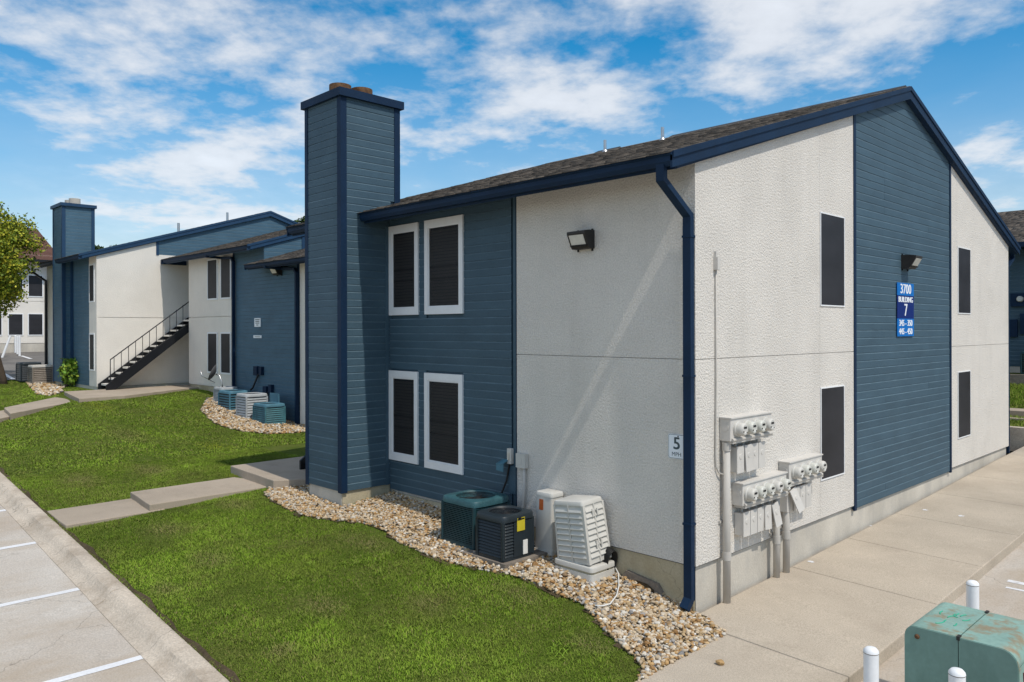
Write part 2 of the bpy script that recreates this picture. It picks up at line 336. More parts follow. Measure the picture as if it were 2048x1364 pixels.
# lawn sheet between kerb and buildings (blades grow on it)
xs = np.linspace(-36, .58, 150); tv = np.linspace(0, 1, 60)
X, T = np.meshgrid(xs, tv, indexing='ij'); Y_ = kerb_y(X) + .02 + T * (6.2 - kerb_y(X) - .02)
V = np.stack([X, Y_, Gv(X, Y_)], -1).reshape(-1, 3); a = (np.arange(149)[:, None] * 60 + np.arange(59)[None]).ravel()
cx_ = V[a][:, 0]; cy_ = V[a][:, 1]; keep = ~((cx_ > -7.0) & (cy_ > .12)) & ~((cx_ > -.6) & (cy_ > -.8))
bigmesh('lawn', V, np.stack([a, a + 60, a + 61, a + 1], 1)[keep], None, 'lawn', None, True, kind='structure', label='dark soil bed of the front lawn')

# front parking lot
xs = np.linspace(-60, 8, 60); tv = np.linspace(0, 1, 20)
X, T = np.meshgrid(xs, tv, indexing='ij'); Y_ = kerb_y(X) - .12 - T * 40
zkv = np.maximum(0, .04 * (-X - 1.5))
V = np.stack([X, Y_, zkv - .13 - .012 * (T * 40)], -1).reshape(-1, 3); a = (np.arange(59)[:, None] * 20 + np.arange(19)[None]).ravel()
lot = bigmesh('parking_lot', V, np.stack([a, a + 1, a + 21, a + 20], 1), None, 'lot', None, True, kind='structure', label='worn pale concrete parking lot in front of the lawn')
def lotz(x, y): return zk(x) - .13 - .012 * (kerb_y(x) - .12 - y)
def strip(name, p, q, w, zf, parent, dz=.004, n=14, rag=.012):
    m = MB(); p = Vector((*p, 0)); q = Vector((*q, 0)); d = (q - p).normalized(); s_ = Vector((-d.y, d.x, 0))
    A = []; B = []
    for k in range(n + 1):
        c = p.lerp(q, k / n); a_ = c + s_ * (w / 2 + random.uniform(-rag, rag)); b_ = c - s_ * (w / 2 + random.uniform(-rag, rag))
        A.append((a_.x, a_.y, zf(a_.x, a_.y) + dz)); B.append((b_.x, b_.y, zf(b_.x, b_.y) + dz))
    for k in range(n): m.poly([B[k], B[k + 1], A[k + 1], A[k]])
    return m.build(name, 'paint_white', parent)
for (u0, v0, u1, v1) in ((317, 1305, 100, 1364), (181, 1173, 0, 1211), (90, 1082, 0, 1098), (28, 1018, 0, 1022)):
    p = onground(u0, v0, lotz); q = onground(u1, v1, lotz); d = Vector((q[0] - p[0], q[1] - p[1])).normalized()
    d = (d + Vector((-.02, -1)) * 1.2).normalized()
    strip('painted_line', p, (p[0] + d.x * 5.2, p[1] + d.y * 5.2), .11, lotz, lot)

# kerb in cast lengths
kerb = bpy.data.objects.new('kerb', None); COL.objects.link(kerb); kerb['kind'] = 'structure'; kerb['label'] = 'chipped concrete kerb between parking lot and lawn'
prof = [(.02, -.35), (.02, .0), (-.02, .012), (-.13, .010), (-.165, -.005), (-.20, -.05), (-.255, -.10), (-.34, -.124), (-.34, -.35)]
x = 4.0; 
while x > -44:
    ln = random.choice((2.6, 3.05, 3.05, 3.4)); m = MB(); x2 = x - ln + .012; n = 14; b = 0
    for k in range(n + 1):
        xx = x + (x2 - x) * k / n
        for i, (dy, dz) in enumerate(prof):
            j = random.uniform(-.009, .009) if 1 < i < 7 else 0
            m.v.append((xx, kerb_y(xx) + dy + j, zk(xx) + dz + (random.uniform(-.006, .006) if 1 < i < 7 else 0)))
    P_ = len(prof)
    for k in range(n):
        for i in range(P_ - 1): q = k * P_ + i; m.f.append([q, q + 1, q + P_ + 1, q + P_])
    m.f.append(list(range(P_))[::-1]); m.f.append([n * P_ + i for i in range(P_)])
    m.build('kerb_stone', 'kerb', kerb, 'auto'); x -= ln

# side walk in cast slabs beside the gable wall
sw = bpy.data.objects.new('sidewalk', None); COL.objects.link(sw); sw['kind'] = 'structure'; sw['label'] = 'beige concrete sidewalk along the gable wall'
cuts = [-6.5, -4.4, -2.4, -.30, 2.24, 4.06, 6.0, 8.0, 10.0, 12.0, 14.0, 16.0]
for i in range(len(cuts) - 1):
    y0, y1 = cuts[i] + .006, cuts[i + 1] - .006; xl = .575 if y1 < 0 else .015
    m = MB()
    def sl(x): return -.085 * (x - .95)      # joints run slightly askew
    if y1 < 0: pts = [(xl, y0 + sl(xl)), (1.9, y0 + sl(1.9)), (1.9, y1 + sl(1.9)), (xl - .07, y1 + sl(xl))]
    elif y0 < 0: pts = [(.52, y0 + sl(.52)), (1.9, y0 + sl(1.9)), (1.9, y1 + sl(1.9)), (.015, y1 + sl(.015)), (.015, -.03)]
    else: pts = [(.015, y0 + sl(.015)), (1.9 - .006 * i, y0 + sl(1.9)), (1.9 - .006 * i, y1 + sl(1.9)), (.015, y1 + sl(.015))]
    m.ext([(px, py, zs(py)) for px, py in pts], (0, 0, -.35)); o = m.build('slab', 'sidewalk', sw)
    bv = o.modifiers.new('b', 'BEVEL'); bv.width = .012; bv.segments = 2; bv.limit_method = 'ANGLE'
def rlotz(x, y): return zs(y) - .135
grid_sheet('side_parking_lot', np.linspace(1.8, 40, 30), np.linspace(-4.3, 60, 60), lambda x, y: np.interp(y, [-8, 0, .6, 2.6, 7.3, 13, 18, 40, 60], [-.06, -.02, -.015, .04, .165, .35, .45, .6, .8]) - .135, 'lot', kind='structure', label='stained concrete parking lot beside the sidewalk')
rlot = bpy.data.objects['side_parking_lot']
strip('painted_line', (2.15, 4.02), (7.0, 3.95), .10, rlotz, rlot)
strip('painted_line', (2.2, 3.72), (7.0, 3.68), .06, rlotz, rlot, rag=.02)
strip('painted_line', (2.05, 6.6), (7.0, 6.6), .10, rlotz, rlot)
# parking court far to the left between the buildings
grid_sheet('parking_court', np.linspace(-75, -32.6, 40), np.linspace(-3.0, 40, 40), lambda x, y: Gv(np.clip(x, -60, 9), np.clip(y, -10, 14)) + .03, 'asphalt', kind='structure', label='grey asphalt parking court behind the far chimney')
court = bpy.data.objects['parking_court']

# concrete paths
def slab_path(name, label, slabs):
    r = bpy.data.objects.new(name, None); COL.objects.link(r); r['kind'] = 'structure'; r['label'] = label
    for pts, zt in slabs:
        m = MB(); P = []
        for i in range(len(pts)):
            a_ = Vector(pts[i]); b_ = Vector(pts[(i + 1) % len(pts)]); n = max(1, int((b_ - a_).length / .35))
            for k in range(n):
                q = a_.lerp(b_, k / n); P.append((q.x + random.uniform(-.008, .008), q.y + random.uniform(-.008, .008), zt(q.y) if callable(zt) else zt))
        m.ext(P, (0, 0, -.20)); o = m.build('slab', 'path', r); bv = o.modifiers.new('b', 'BEVEL'); bv.width = .014; bv.segments = 2; bv.limit_method = 'ANGLE'; bv.angle_limit = R(50)
    return r
PATH_POLYS = [[(-9.42, -4.32), (-8.16, -4.38), (-8.2, -2.9), (-9.46, -2.9)], [(-9.5, -3.02), (-8.22, -3.14), (-8.25, -1.0), (-9.55, -1.0)],
              [(-9.95, -1.0), (-7.95, -1.13), (-7.3, -.1), (-7.3, 4.0), (-10.05, 4.0)]]
slab_path('path', 'stepped concrete path from the kerb up to the stairwell', [(PATH_POLYS[0], .325), (PATH_POLYS[1], .43), (PATH_POLYS[2], .585)])
BP = [[(-25.1, -.05), (-23.3, -.3), (-22.9, .6), (-23.6, 4.2), (-25.15, 6.0)], [(-24.6, -2.1), (-23.4, -2.2), (-23.4, -.2), (-24.6, -.1)], [(-24.5, -4.0), (-23.3, -4.05), (-23.35, -2.15), (-24.55, -2.05)]]
def bpx(u, v, z): r = ray(u, v); p = CAMP + r * (z - CAMP[2]) / r[2]; return float(p[0]), float(p[1])
BP[0] = [bpx(128, 783, 1.2), bpx(158, 797, 1.2), bpx(250, 791, 1.2), bpx(377, 776, 1.2), (-24.15, 7), (-25.15, 7)]
BP[1] = [bpx(8, 815, 1.06), bpx(20, 827, 1.06), bpx(158, 801, 1.06), bpx(132, 790, 1.06)]
BP[2] = [bpx(-60, 832, .96), bpx(-40, 845, .96), bpx(22, 832, .96), bpx(8, 820, .96)]
slab_path('path', 'concrete landing and path below the far steel stair', [(BP[0], 1.2), (BP[1], 1.06), (BP[2], .96)])
PATH_POLYS += BP

# ------------------------------------------------------------------ gravel beds
def grav_poly(px, closing): return [onground(u, v) for u, v in px] + closing
GA = grav_poly([(545, 966), (528, 992), (560, 1012), (600, 1033), (660, 1042), (720, 1047), (760, 1058), (800, 1088), (850, 1110), (900, 1130), (1000, 1148), (1060, 1165), (1110, 1190), (1160, 1210), (1190, 1240), (1215, 1270), (1260, 1310), (1285, 1336)],
               [(.56, -1.9), (.56, -.3), (.5, -.22), (.0, -.0), (-1, .05), (-5.95, .05), (-5.98, -.95), (-7.1, -.95), (-7.12, .1), (-7.4, -.2)])
GD = grav_poly([(600, 866), (540, 869), (480, 863), (430, 848), (402, 822), (412, 800), (430, 792)], [(-20.4, 3.84), (-15.9, 3.84), (-14.2, 3.84)])
GB = grav_poly([(75, 790), (100, 792), (128, 784), (122, 778)], [(-28.3, .9), (-31, .9), (-32.0, .3)])
STONE_COLS = np.array([(.64, .55, .43), (.58, .46, .31), (.72, .67, .58), (.48, .30, .13), (.38, .21, .08), (.52, .37, .20), (.42, .39, .36), (.58, .45, .30), (.30, .20, .11), (.74, .70, .64), (.25, .24, .23)])
STONE_P = np.array([.18, .19, .06, .16, .09, .14, .03, .15, .03, .01, .01])
def ico(sub):
    t = (1 + 5 ** .5) / 2
    v = np.array([(-1, t, 0), (1, t, 0), (-1, -t, 0), (1, -t, 0), (0, -1, t), (0, 1, t), (0, -1, -t), (0, 1, -t), (t, 0, -1), (t, 0, 1), (-t, 0, -1), (-t, 0, 1)], float); v /= np.linalg.norm(v[0])
    f = [(0, 11, 5), (0, 5, 1), (0, 1, 7), (0, 7, 10), (0, 10, 11), (1, 5, 9), (5, 11, 4), (11, 10, 2), (10, 7, 6), (7, 1, 8), (3, 9, 4), (3, 4, 2), (3, 2, 6), (3, 6, 8), (3, 8, 9), (4, 9, 5), (2, 4, 11), (6, 2, 10), (8, 6, 7), (9, 8, 1)]
    v = list(map(tuple, v))
    for _ in range(sub):
        c = {}; nf = []
        def mid(a_, b_):
            k = (min(a_, b_), max(a_, b_))
            if k not in c: m_ = np.array(v[a_]) + np.array(v[b_]); m_ /= np.linalg.norm(m_); c[k] = len(v); v.append(tuple(m_))
            return c[k]
        for a_, b_, d_ in f: x_, y_, z_ = mid(a_, b_), mid(b_, d_), mid(d_, a_); nf += [(a_, x_, z_), (b_, y_, x_), (d_, z_, y_), (x_, y_, z_)]
        f = nf
    return np.array(v), np.array(f)
IV1, IF1 = ico(1); IV0, IF0 = ico(0)
def stones_in(P, n):
    P_ = np.array(P); lo, hi = P_.min(0), P_.max(0); o = []
    while len(o) < n:
        q = rng.uniform(lo, hi, (n * 2, 2)); q = q[inpoly(q[:, 0], q[:, 1], P)]; o += list(map(tuple, q))
    return np.array(o[:n])
def rotmats(n):
    q = rng.normal(size=(n, 4)); q /= np.linalg.norm(q, axis=1)[:, None]; w, x, y, z = q.T
    return np.stack([1 - 2 * (y * y + z * z), 2 * (x * y - z * w), 2 * (x * z + y * w), 2 * (x * y + z * w), 1 - 2 * (x * x + z * z), 2 * (y * z - x * w), 2 * (x * z - y * w), 2 * (y * z + x * w), 1 - 2 * (x * x + y * y)], 1).reshape(n, 3, 3)
def stone_field(pos, size, lift, IV, IF):
    n = len(pos); RM = rotmats(n); sc = size[:, None] * rng.uniform(.55, 1.15, (n, 3)); sc[:, 2] *= .75
    lump = 1 + rng.uniform(-.18, .18, (n, len(IV)))
    base = IV[None] * lump[..., None] * sc[:, None, :]; V = np.einsum('nij,nkj->nki', RM, base); V[..., 2] *= .75
    z = Gv(pos[:, 0], pos[:, 1]) + lift; V += np.stack([pos[:, 0], pos[:, 1], z], 1)[:, None, :]
    F = (IF[None] + (np.arange(n) * len(IV))[:, None, None]).reshape(-1, 3)
    ci = rng.choice(len(STONE_COLS), n, p=STONE_P / STONE_P.sum()); c = STONE_COLS[ci] * rng.uniform(.8, 1.25, (n, 1))
    return V.reshape(-1, 3), F, np.repeat(c, len(IV), 0)
def bed_sheet(name, P, label):
    m = MB(); P_ = [(x_, y_, G(x_, y_) + .012) for x_, y_ in P]
    # triangulated fan-free: use a fine grid clipped to the outline so it follows the terrain
    lo = np.min(np.array(P), 0); hi = np.max(np.array(P), 0); st = .12
    xs = np.arange(lo[0], hi[0] + st, st); ys = np.arange(lo[1], hi[1] + st, st); X, Yg = np.meshgrid(xs, ys, indexing='ij')
    V = np.stack([X, Yg, Gv(X, Yg) + .014], -1).reshape(-1, 3); ny = len(ys); a_ = (np.arange(len(xs) - 1)[:, None] * ny + np.arange(ny - 1)[None]).ravel()
    k = inpoly(V[a_][:, 0] + st / 2, V[a_][:, 1] + st / 2, P)
    return bigmesh(name, V, np.stack([a_, a_ + ny, a_ + ny + 1, a_ + 1], 1)[k], None, 'soil', None, False, kind='structure', label=label)
gA = bed_sheet('gravel_bed', GA, 'tan and white river gravel bed round the near chimney and condensers')
gD = bed_sheet('gravel_bed', GD, 'gravel bed under the four blue and grey condensers')
gB = bed_sheet('gravel_bed', GB, 'small gravel bed at the foot of the far chimney')
pos = stones_in(GA, 15000); size = rng.uniform(.013, .035, len(pos)); lift = rng.uniform(.0, .035, len(pos)) + .01
V, F, C = stone_field(pos, size, lift, IV1, IF1); bigmesh('loose_gravel', V, F, C, 'pebble', gA, False, kind='stuff')
pos = stones_in(GD, 4200); V, F, C = stone_field(pos, rng.uniform(.03, .055, len(pos)), rng.uniform(.0, .05, len(pos)), IV0, IF0); bigmesh('loose_gravel', V, F, C * 1.05, 'pebble', gD, False, kind='stuff')
pos = stones_in(GB, 700); V, F, C = stone_field(pos, rng.uniform(.04, .08, len(pos)), rng.uniform(.0, .04, len(pos)), IV0, IF0); bigmesh('loose_gravel', V, F, C * 1.05, 'pebble', gB, False, kind='stuff')
# the 300 largest single stones near the corner
svar = []
for k in range(16):
    v = IV1 * (1 + rng.uniform(-.15, .15, (len(IV1), 1))) * np.array([1, rng.uniform(.65, .95), rng.uniform(.5, .7)])
    me = bpy.data.meshes.new('stone'); me.from_pydata(v.tolist(), [], IF1.tolist()); a = me.color_attributes.new('Col', 'FLOAT_COLOR', 'POINT')
    c = STONE_COLS[k % len(STONE_COLS)] * rng.uniform(.85, 1.15)
    for q in a.data: q.color = (*c, 1)
    me.materials.append(MATS['pebble']); svar.append(me)
def add_stone(x, y, s, k, parent, dz=.03, z=None):
    o = bpy.data.objects.new('stone', svar[k]); COL.objects.link(o); o.parent = parent
    o.location = (x, y, (G(x, y) if z is None else z) + dz); o.scale = (s, s, s); o.rotation_euler = (random.uniform(-.5, .5), random.uniform(-.5, .5), random.uniform(0, 6.3)); return o
near = [p for p in stones_in(GA, 1500) if p[0] > -2.2 and p[1] < -.12][:284]
for i, p in enumerate(near): add_stone(p[0], p[1], random.uniform(.020, .044), i % 16, gA, random.uniform(.03, .05))
p = onground(1070, 1138); o = add_stone(p[0], p[1], .06, 4, gA, .05)
st = bpy.data.objects.new('stray_stone', svar[3]); COL.objects.link(st); p = onground(1440, 1329, lambda x, y: zs(y)); st.location = (p[0], p[1], zs(p[1]) + .022); st.scale = (.045,) * 3
st['label'] = 'single tan stone lying on the sidewalk'; st['category'] = 'stone'

# ------------------------------------------------------------------ building helpers
EXPO = .12
SLOPE = .313
def board_profile(ex):          # outward offset d against height, upward chamfer at the top, its sky light also painted in
    return [(-.024, 0), (.0, 0), (.0, ex * .84), (-.009, ex * .985), (-.009, ex - .0005), (-.024, ex - .0005)]
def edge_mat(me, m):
    me.materials.clear(); me.materials.append(MATS[m]); me.materials.append(MATS['siding_edge_highlight'])
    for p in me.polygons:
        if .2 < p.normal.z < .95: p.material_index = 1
def siding(parent, o, ax, nrm, segs_of, z0, z1, single=True, ex=EXPO, m='siding', name='siding_board'):
    """lap boards on a plane. segs_of(z) -> list of (s0, s1) along ax for the row starting at z"""
    o = Vector(o); ax = Vector(ax); nrm = Vector(nrm); cache = {}; joined = MB(); z = z0; k = 0
    while z < z1 - .02:
        h = min(ex, z1 - z)
        for s0, s1 in segs_of(z + h * .5):
            if s1 - s0 < .01: continue
            pr = board_profile(h)
            pts = [o + ax * s0 + nrm * d + Vector((0, 0, z + q)) for d, q in pr]
            if single:
                key = (round(s1 - s0, 3), round(h, 3))
                if key not in cache:
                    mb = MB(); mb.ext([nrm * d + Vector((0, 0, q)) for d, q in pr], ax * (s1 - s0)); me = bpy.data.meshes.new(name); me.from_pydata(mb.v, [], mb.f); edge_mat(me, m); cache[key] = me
                b = bpy.data.objects.new(name, cache[key]); COL.objects.link(b); b.parent = parent
                b.location = o + ax * s0 + Vector((0, 0, z)) - wloc(parent) + nrm * random.uniform(-.0015, .0015)
            else: joined.ext(pts, ax * (s1 - s0))
        z += ex; k += 1
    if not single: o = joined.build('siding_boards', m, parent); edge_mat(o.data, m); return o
def minus(segs, holes):
    for a_, b_ in holes:
        o = []
        for s0, s1 in segs:
            if b_ <= s0 or a_ >= s1: o.append((s0, s1)); continue
            if a_ > s0: o.append((s0, a_))
            if b_ < s1: o.append((b_, s1))
        segs = o
    return segs
def clip_poly(P, f0, f1=None):
    return P
def panel_x(parent, x, P, m='stucco', th=.05, name='stucco_panel'):
    mb = MB(); mb.ext([(x, y, z) for y, z in P], (-th, 0, 0)); return mb.build(name, m, parent)
def panel_y(parent, y, P, m='stucco', th=.05, name='stucco_panel'):
    mb = MB(); mb.ext([(x, y, z) for x, z in P], (0, th, 0)); return mb.build(name, m, parent)
def frame4(mb, a0, a1, z0, z1, w, wt, f):
    """four butted frame members; f(a0,a1,z0,z1) adds a box"""
    f(a0, a1, z1 - wt, z1); f(a0, a1, z0, z0 + wt); f(a0, a0 + w, z0 + wt, z1 - wt); f(a1 - w, a1, z0 + wt, z1 - wt)
def window(parent, face, p, a0, a1, z0, z1, w=.09, wt=.11, proud=.03, deep=True, far=False, lbl=None):
    """face 'y' looks to -Y at plane p, 'x' looks to +X. trim, inner sash frame, solar screen, blinds"""
    def bx(mb, u0, u1, q0, q1, d0, d1):
        if face == 'y': mb.box(u0, u1, p - d1, p - d0, q0, q1)
        else: mb.box(p + d0, p + d1, u0, u1, q0, q1)
    mb = MB(); frame4(mb, a0, a1, z0, z1, w, wt, lambda a_, b_, c_, d_: bx(mb, a_, b_, c_, d_, -.024 if deep else -.01, proud)); 
    fr = mb.build('window', 'white_trim', parent)
    i0, i1, j0, j1 = a0 + w, a1 - w, z0 + wt, z1 - wt
    if deep:
        mb = MB(); frame4(mb, i0 + .001, i1 - .001, j0 + .001, j1 - .001, .018, .022, lambda a_, b_, c_, d_: bx(mb, a_, b_, c_, d_, -.022, proud - .012)); mb.build('sash', 'white_trim', fr)
        i0 += .02; i1 -= .02; j0 += .024; j1 -= .024
        mb = MB(); bx(mb, i0, i1, j0, j1, .006, .008); mb.build('solar_screen', 'screen', fr)
        mb = MB(); n = int((j1 - j0) / .05)
        for k in range(n): q = j0 + k * .05; bx(mb, i0, i1, q + .004, q + .046, -.020 - .001 * (k % 2), -.016)
        mb.build('blinds', 'blind', fr)
        mb = MB(); bx(mb, i0, i1, (j0 + j1) / 2 - .018, (j0 + j1) / 2 + .018, -.010, .002); bx(mb, i0, i1, j0 + .42, j0 + .44, -.010, .001); mb.build('meeting_rail', 'gasket', fr)
    else:
        mb = MB(); bx(mb, i0, i1, j0, j1, .0, proud * .6); mb.build('solar_screen', 'screen_far', fr)
        if not far: mb = MB(); bx(mb, i0, i1, j1, j1 + .001, 0, .001)
    return fr
def shingle_roof(parent, x0, x1, ye, ze, slope, yr, name='shingles', ex=.14, tab=.28, far=False, cols=((.155, .132, .112), (.10, .088, .077), (.205, .175, .147), (.13, .114, .10))):
    """courses of overlapping tabs from eave (ye, ze) up to ridge yr"""
    V = []; F = []; C = []; ln = math.hypot(yr - ye, (yr - ye) * slope); uy = (yr - ye) / ln; uz = uy * slope; ny, nz = -uz, uy
    n = int(ln / ex); cols = np.array(cols)
    for i in range(n + 1):
        s = i * ex; x = x0 - random.uniform(0, tab)
        while x < x1:
            w = tab * random.uniform(.45, 1.1); a, b = max(x, x0), min(x + w, x1); x += w
            if b - a < .03: continue
            s0 = s - random.uniform(0, .02); s1 = min(s + ex * 1.25, ln); t = random.uniform(.008, .02)
            p = lambda s_, d: (ye + uy * s_ + ny * d, ze + uz * s_ + nz * d)
            q = [p(s0, .0), p(s0, t), p(s1, .001), p(s1, -.004)]; k = len(V)
            for xx in (a + .001, b - .001):
                for y_, z_ in q: V.append((xx, y_, z_))
            F += [(k + 1, k + 5, k + 6, k + 2), (k, k + 4, k + 5, k + 1), (k, k + 1, k + 2, k + 3), (k + 7, k + 6, k + 5, k + 4)]
            c = cols[random.randrange(len(cols))] * random.uniform(.75, 1.2); C += [c] * 8
    return bigmesh(name, V, F, np.array(C), 'shingle', parent, False, kind='stuff')
def gable_roof(parent, x0, x1, yf, yb, ze, th=.20, navy='navy_trim', slope=SLOPE, rake_right=True, rake_left=True, far=False, back=True):
    yr = (yf + yb) / 2; zr = ze + slope * (yr - yf)
    mb = MB()
    P = [(yf + .12, ze + slope * .12 - .012), (yr, zr - .012), (yb - .12, ze + slope * .12 - .012), (yb - .12, ze + slope * .12 - th), (yr, zr - th), (yf + .12, ze + slope * .12 - th)]
    mb.ext([(x0 + .03, y, z) for y, z in P], (x1 - x0 - .06, 0, 0)); rf = mb.build('roof', navy, parent)
    shingle_roof(rf, x0 + (.0), x1 - .012, yf - .015, ze - .004, slope, yr, far=far)
    # back slope, mirrored sheet
    mb = MB(); mb.ext([(x0, yr, zr - .004), (x0, yb, ze - .004), (x0, yb, ze - .02), (x0, yr, zr - .02)], (x1 - x0 - .012, 0, 0)); o = mb.build('back_shingles', 'shingle_red', rf)
    o.data.materials[0] = MATS['asphalt']
    for on, xx in ((rake_right, x1), (rake_left, x0)):
        if not on: continue
        a_, b_ = (xx - .028, xx) if xx == x1 else (xx, xx + .028)
        for y0, z0, y1, z1 in ((yf + .02, ze + slope * .02, yr, zr), (yb - .02, ze + slope * .02, yr, zr)):
            mb = MB(); mb.ext([(a_, y0, z0 + .004), (a_, y1, z1 + .004), (a_, y1, z1 - .205), (a_, y0, z0 - .17)], (b_ - a_, 0, 0)); mb.build('rake_board', navy, rf)
            # thin shadow moulding on the upper edge
            s_ = 1 if xx == x1 else -1
            mb = MB(); c_ = b_ if s_ > 0 else a_
            mb.ext([(c_, y0, z0 + .012), (c_, y1, z1 + .012), (c_, y1, z1 - .062), (c_, y0, z0 - .062)], (s_ * .018, 0, 0)); mb.build('rake_moulding', navy, rf)
    return rf, yr, zr
def gutter(parent, x0, x1, yf, ze, navy='navy_trim', name='gutter'):
    mb = MB(); P = [(yf + .125, ze - .13), (yf + .05, ze - .13), (yf + .02, ze - .085), (yf + .02, ze - .03), (yf, ze - .02), (yf, ze - .002), (yf + .012, ze - .002), (yf + .012, ze - .015), (yf + .125, ze - .015)]
    mb.ext([(x0, y, z) for y, z in P], (x1 - x0, 0, 0)); return mb.build(name, navy, parent)

# ------------------------------------------------------------------ building A (the near one, number 7)
A = thing('apartment_building', (-3.5, 6.6, 0), 'near apartment block with white stucco, blue siding gable and blue chimney beside gravel', 'building')
LA = 13.2; YF, YB, ZE = -.62, LA + .62, 5.17
def zrA(y): return ZE + SLOPE * (min(y, 13.2 - y) + .62)
mb = MB(); mb.ext([(-.052, .052, .4), (-.052, LA - .052, .4), (-.052, LA - .052, zrA(LA) - .13), (-.052, 6.6, zrA(6.6) - .13), (-.052, .052, zrA(0) - .13)], (-7.0, 0, 0)); mb.build('wall', 'stucco', A)
mb = MB(); mb.box(-7.08, -.045, .04, LA - .045, -.6, .515); fA = mb.build('foundation', 'foundation', A)
mb = MB(); mb.box(-5.98, -.045, .022, .06, -.2, .512); mb.build('foundation_face', 'foundation_yellow', A)
ZJ, g_ = 2.9, .0035
# stucco panels of the front wall
panel_y(A, 0, [(-2.92, .52), (0, .52), (0, ZJ - g_), (-2.92, ZJ - g_)]); panel_y(A, 0, [(-2.92, ZJ + g_), (0, ZJ + g_), (0, zrA(0) - .14), (-2.92, zrA(0) - .14)])
# stucco panels of the gable wall
for y0, y1 in ((.051, 3.2385), (3.2415, 4.46), (9.02, 9.4435), (9.4465, LA)):
    panel_x(A, 0, [(y0, .52), (y1, .52), (y1, ZJ - g_), (y0, ZJ - g_)])
    panel_x(A, 0, [(y0, ZJ + g_), (y1, ZJ + g_), (y1, zrA(y1) - .1), (y0, zrA(y0) - .1)])
# dark strip painting in the shadow line where the stucco ends
mb = MB(); mb.box(-.05, -.012, .012, LA - .02, .508, .519); mb.box(-2.9, -.051, .012, .04, .508, .519); mb.build('drip_shadow', 'gasket', A)
# siding of the front wall
spF = MB().box(-5.99, -2.93, .030, .060, .56, 5.2).build('siding_panel', 'siding', A)
WF = [(-5.975, -5.17, 3.498, 4.995), (-5.0, -4.06, 3.498, 5.0), (-5.985, -5.19, 1.066, 2.568), (-5.012, -4.072, 1.045, 2.564)]
def segF(z): return minus([(0.0, 2.96)], [(w0 + 5.99 + .02, w1 + 5.99 - .02) for w0, w1, q0, q1 in WF if q0 - .03 < z < q1 + .03])
siding(spF, (-5.99, 0, 0), (1, 0, 0), (0, -1, 0), segF, .56, 5.17)
MB().box(-2.985, -2.932, -.008, .03, .54, 5.16).build('corner_board', 'siding', A); MB().box(-2.9315, -2.921, -.004, .03, .54, 5.15).build('corner_joint', 'navy_trim', A)
for w0, w1, q0, q1 in WF: window(A, 'y', 0, w0, w1, q0, q1)
# siding of the gable wall
def segG(z): 
    yl = (z + .10 - ZE) / SLOPE - .62
    return [(max(0, yl - 4.46), min(4.56, 13.2 - yl - 4.46))]
spG = MB().ext([(-.030, 4.46, .45), (-.030, 9.02, .45), (-.030, 9.02, zrA(9.02) - .14), (-.030, 6.6, zrA(6.6) - .14), (-.030, 4.46, zrA(4.46) - .14)], (-.03, 0, 0)).build('siding_panel', 'siding', A)
_rj = random.Random(3)
def segGj(z):
    o = []
    for s0, s1 in segG(z):
        c = s0 + (s1 - s0) * _rj.choice((.27, .5, .73)); o += [(s0, c - .0015), (c + .0015, s1)] if s1 - s0 > 2.5 and _rj.random() < .55 else [(s0, s1)]
    return o
siding(spG, (0, 4.46, 0), (0, 1, 0), (1, 0, 0), segGj, .47, 7.35)
for y0, y1 in ((4.42, 4.50), (8.98, 9.06)):
    MB().ext([(-.02, y0, .44), (-.02, y1, .44), (-.02, y1, zrA(y1) - .1), (-.02, y0, zrA(y0) - .1)], (.034, 0, 0)).build('corner_board', 'navy_trim', A)
for w0, w1, q0, q1 in ((3.245, 4.07, 3.58, 4.935), (3.245, 4.05, 1.064, 2.405), (9.48, 10.29, 3.55, 4.89), (9.46, 10.27, 1.052, 2.392)):
    window(A, 'x', 0, w0, w1, q0, q1, .015, .018, .015, deep=False)
roofA, YR, ZR = gable_roof(A, -8.42, .10, YF, YB, ZE)
gutter(A, -5.985, .098, YF, ZE); gutter(A, -8.42, -7.105, YF, ZE)
mb = MB(); P = [(YB - .125, ZE - .13), (YB - .05, ZE - .13), (YB, ZE - .03), (YB, ZE), (YB - .125, ZE - .01)]; mb.ext([(-8.4, y, z) for y, z in P], (8.49, 0, 0)); mb.build('gutter', 'navy_trim', A)
# soffit fascia under the gutter
MB().box(-5.985, .07, YF + .126, YF + .15, ZE - .155, ZE - .02).build('fascia', 'navy_trim', A)
# ridge cap, vents and vent pipes
mb = MB()
for k in range(28): x_ = -8.4 + k * .303; mb.ext([(x_, YR - .13, ZR - .028 + .004 * (k % 2)), (x_, YR, ZR + .022), (x_, YR + .13, ZR - .028), (x_, YR + .13, ZR - .05), (x_, YR - .13, ZR - .05)], (.31, 0, 0))
mb.build('ridge_cap', 'asphalt', roofA)
for x0, x1 in ((-6.95, -6.3), (-4.85, -.02)):
    MB().ext([(x0, YR - .02, ZR + .02), (x0, YR + .12, ZR + .085), (x0, YR + .3, ZR + .05), (x0, YR + .3, ZR - .1), (x0, YR, ZR - .05)], (x1 - x0, 0, 0)).build('ridge_vent', 'black', roofA)
for u, v0, v1, y in ((1210, 303, 284, 6.2), (1325, 282, 262, 5.7)):
    r = ray(u, v0); t = (y - CAMP[1]) / r[1]; x_ = CAMP[0] + r[0] * t; zb = ZE + SLOPE * (y + .62)
    MB().tube([(x_, y, zb - .05), (x_, y, zb + .27)], .035, 12).lathe([(.075, 0), (.05, .05)], (x_, y, zb - .005), (0, 0, 1), 12).build('vent_pipe', 'steel', roofA, 'auto')
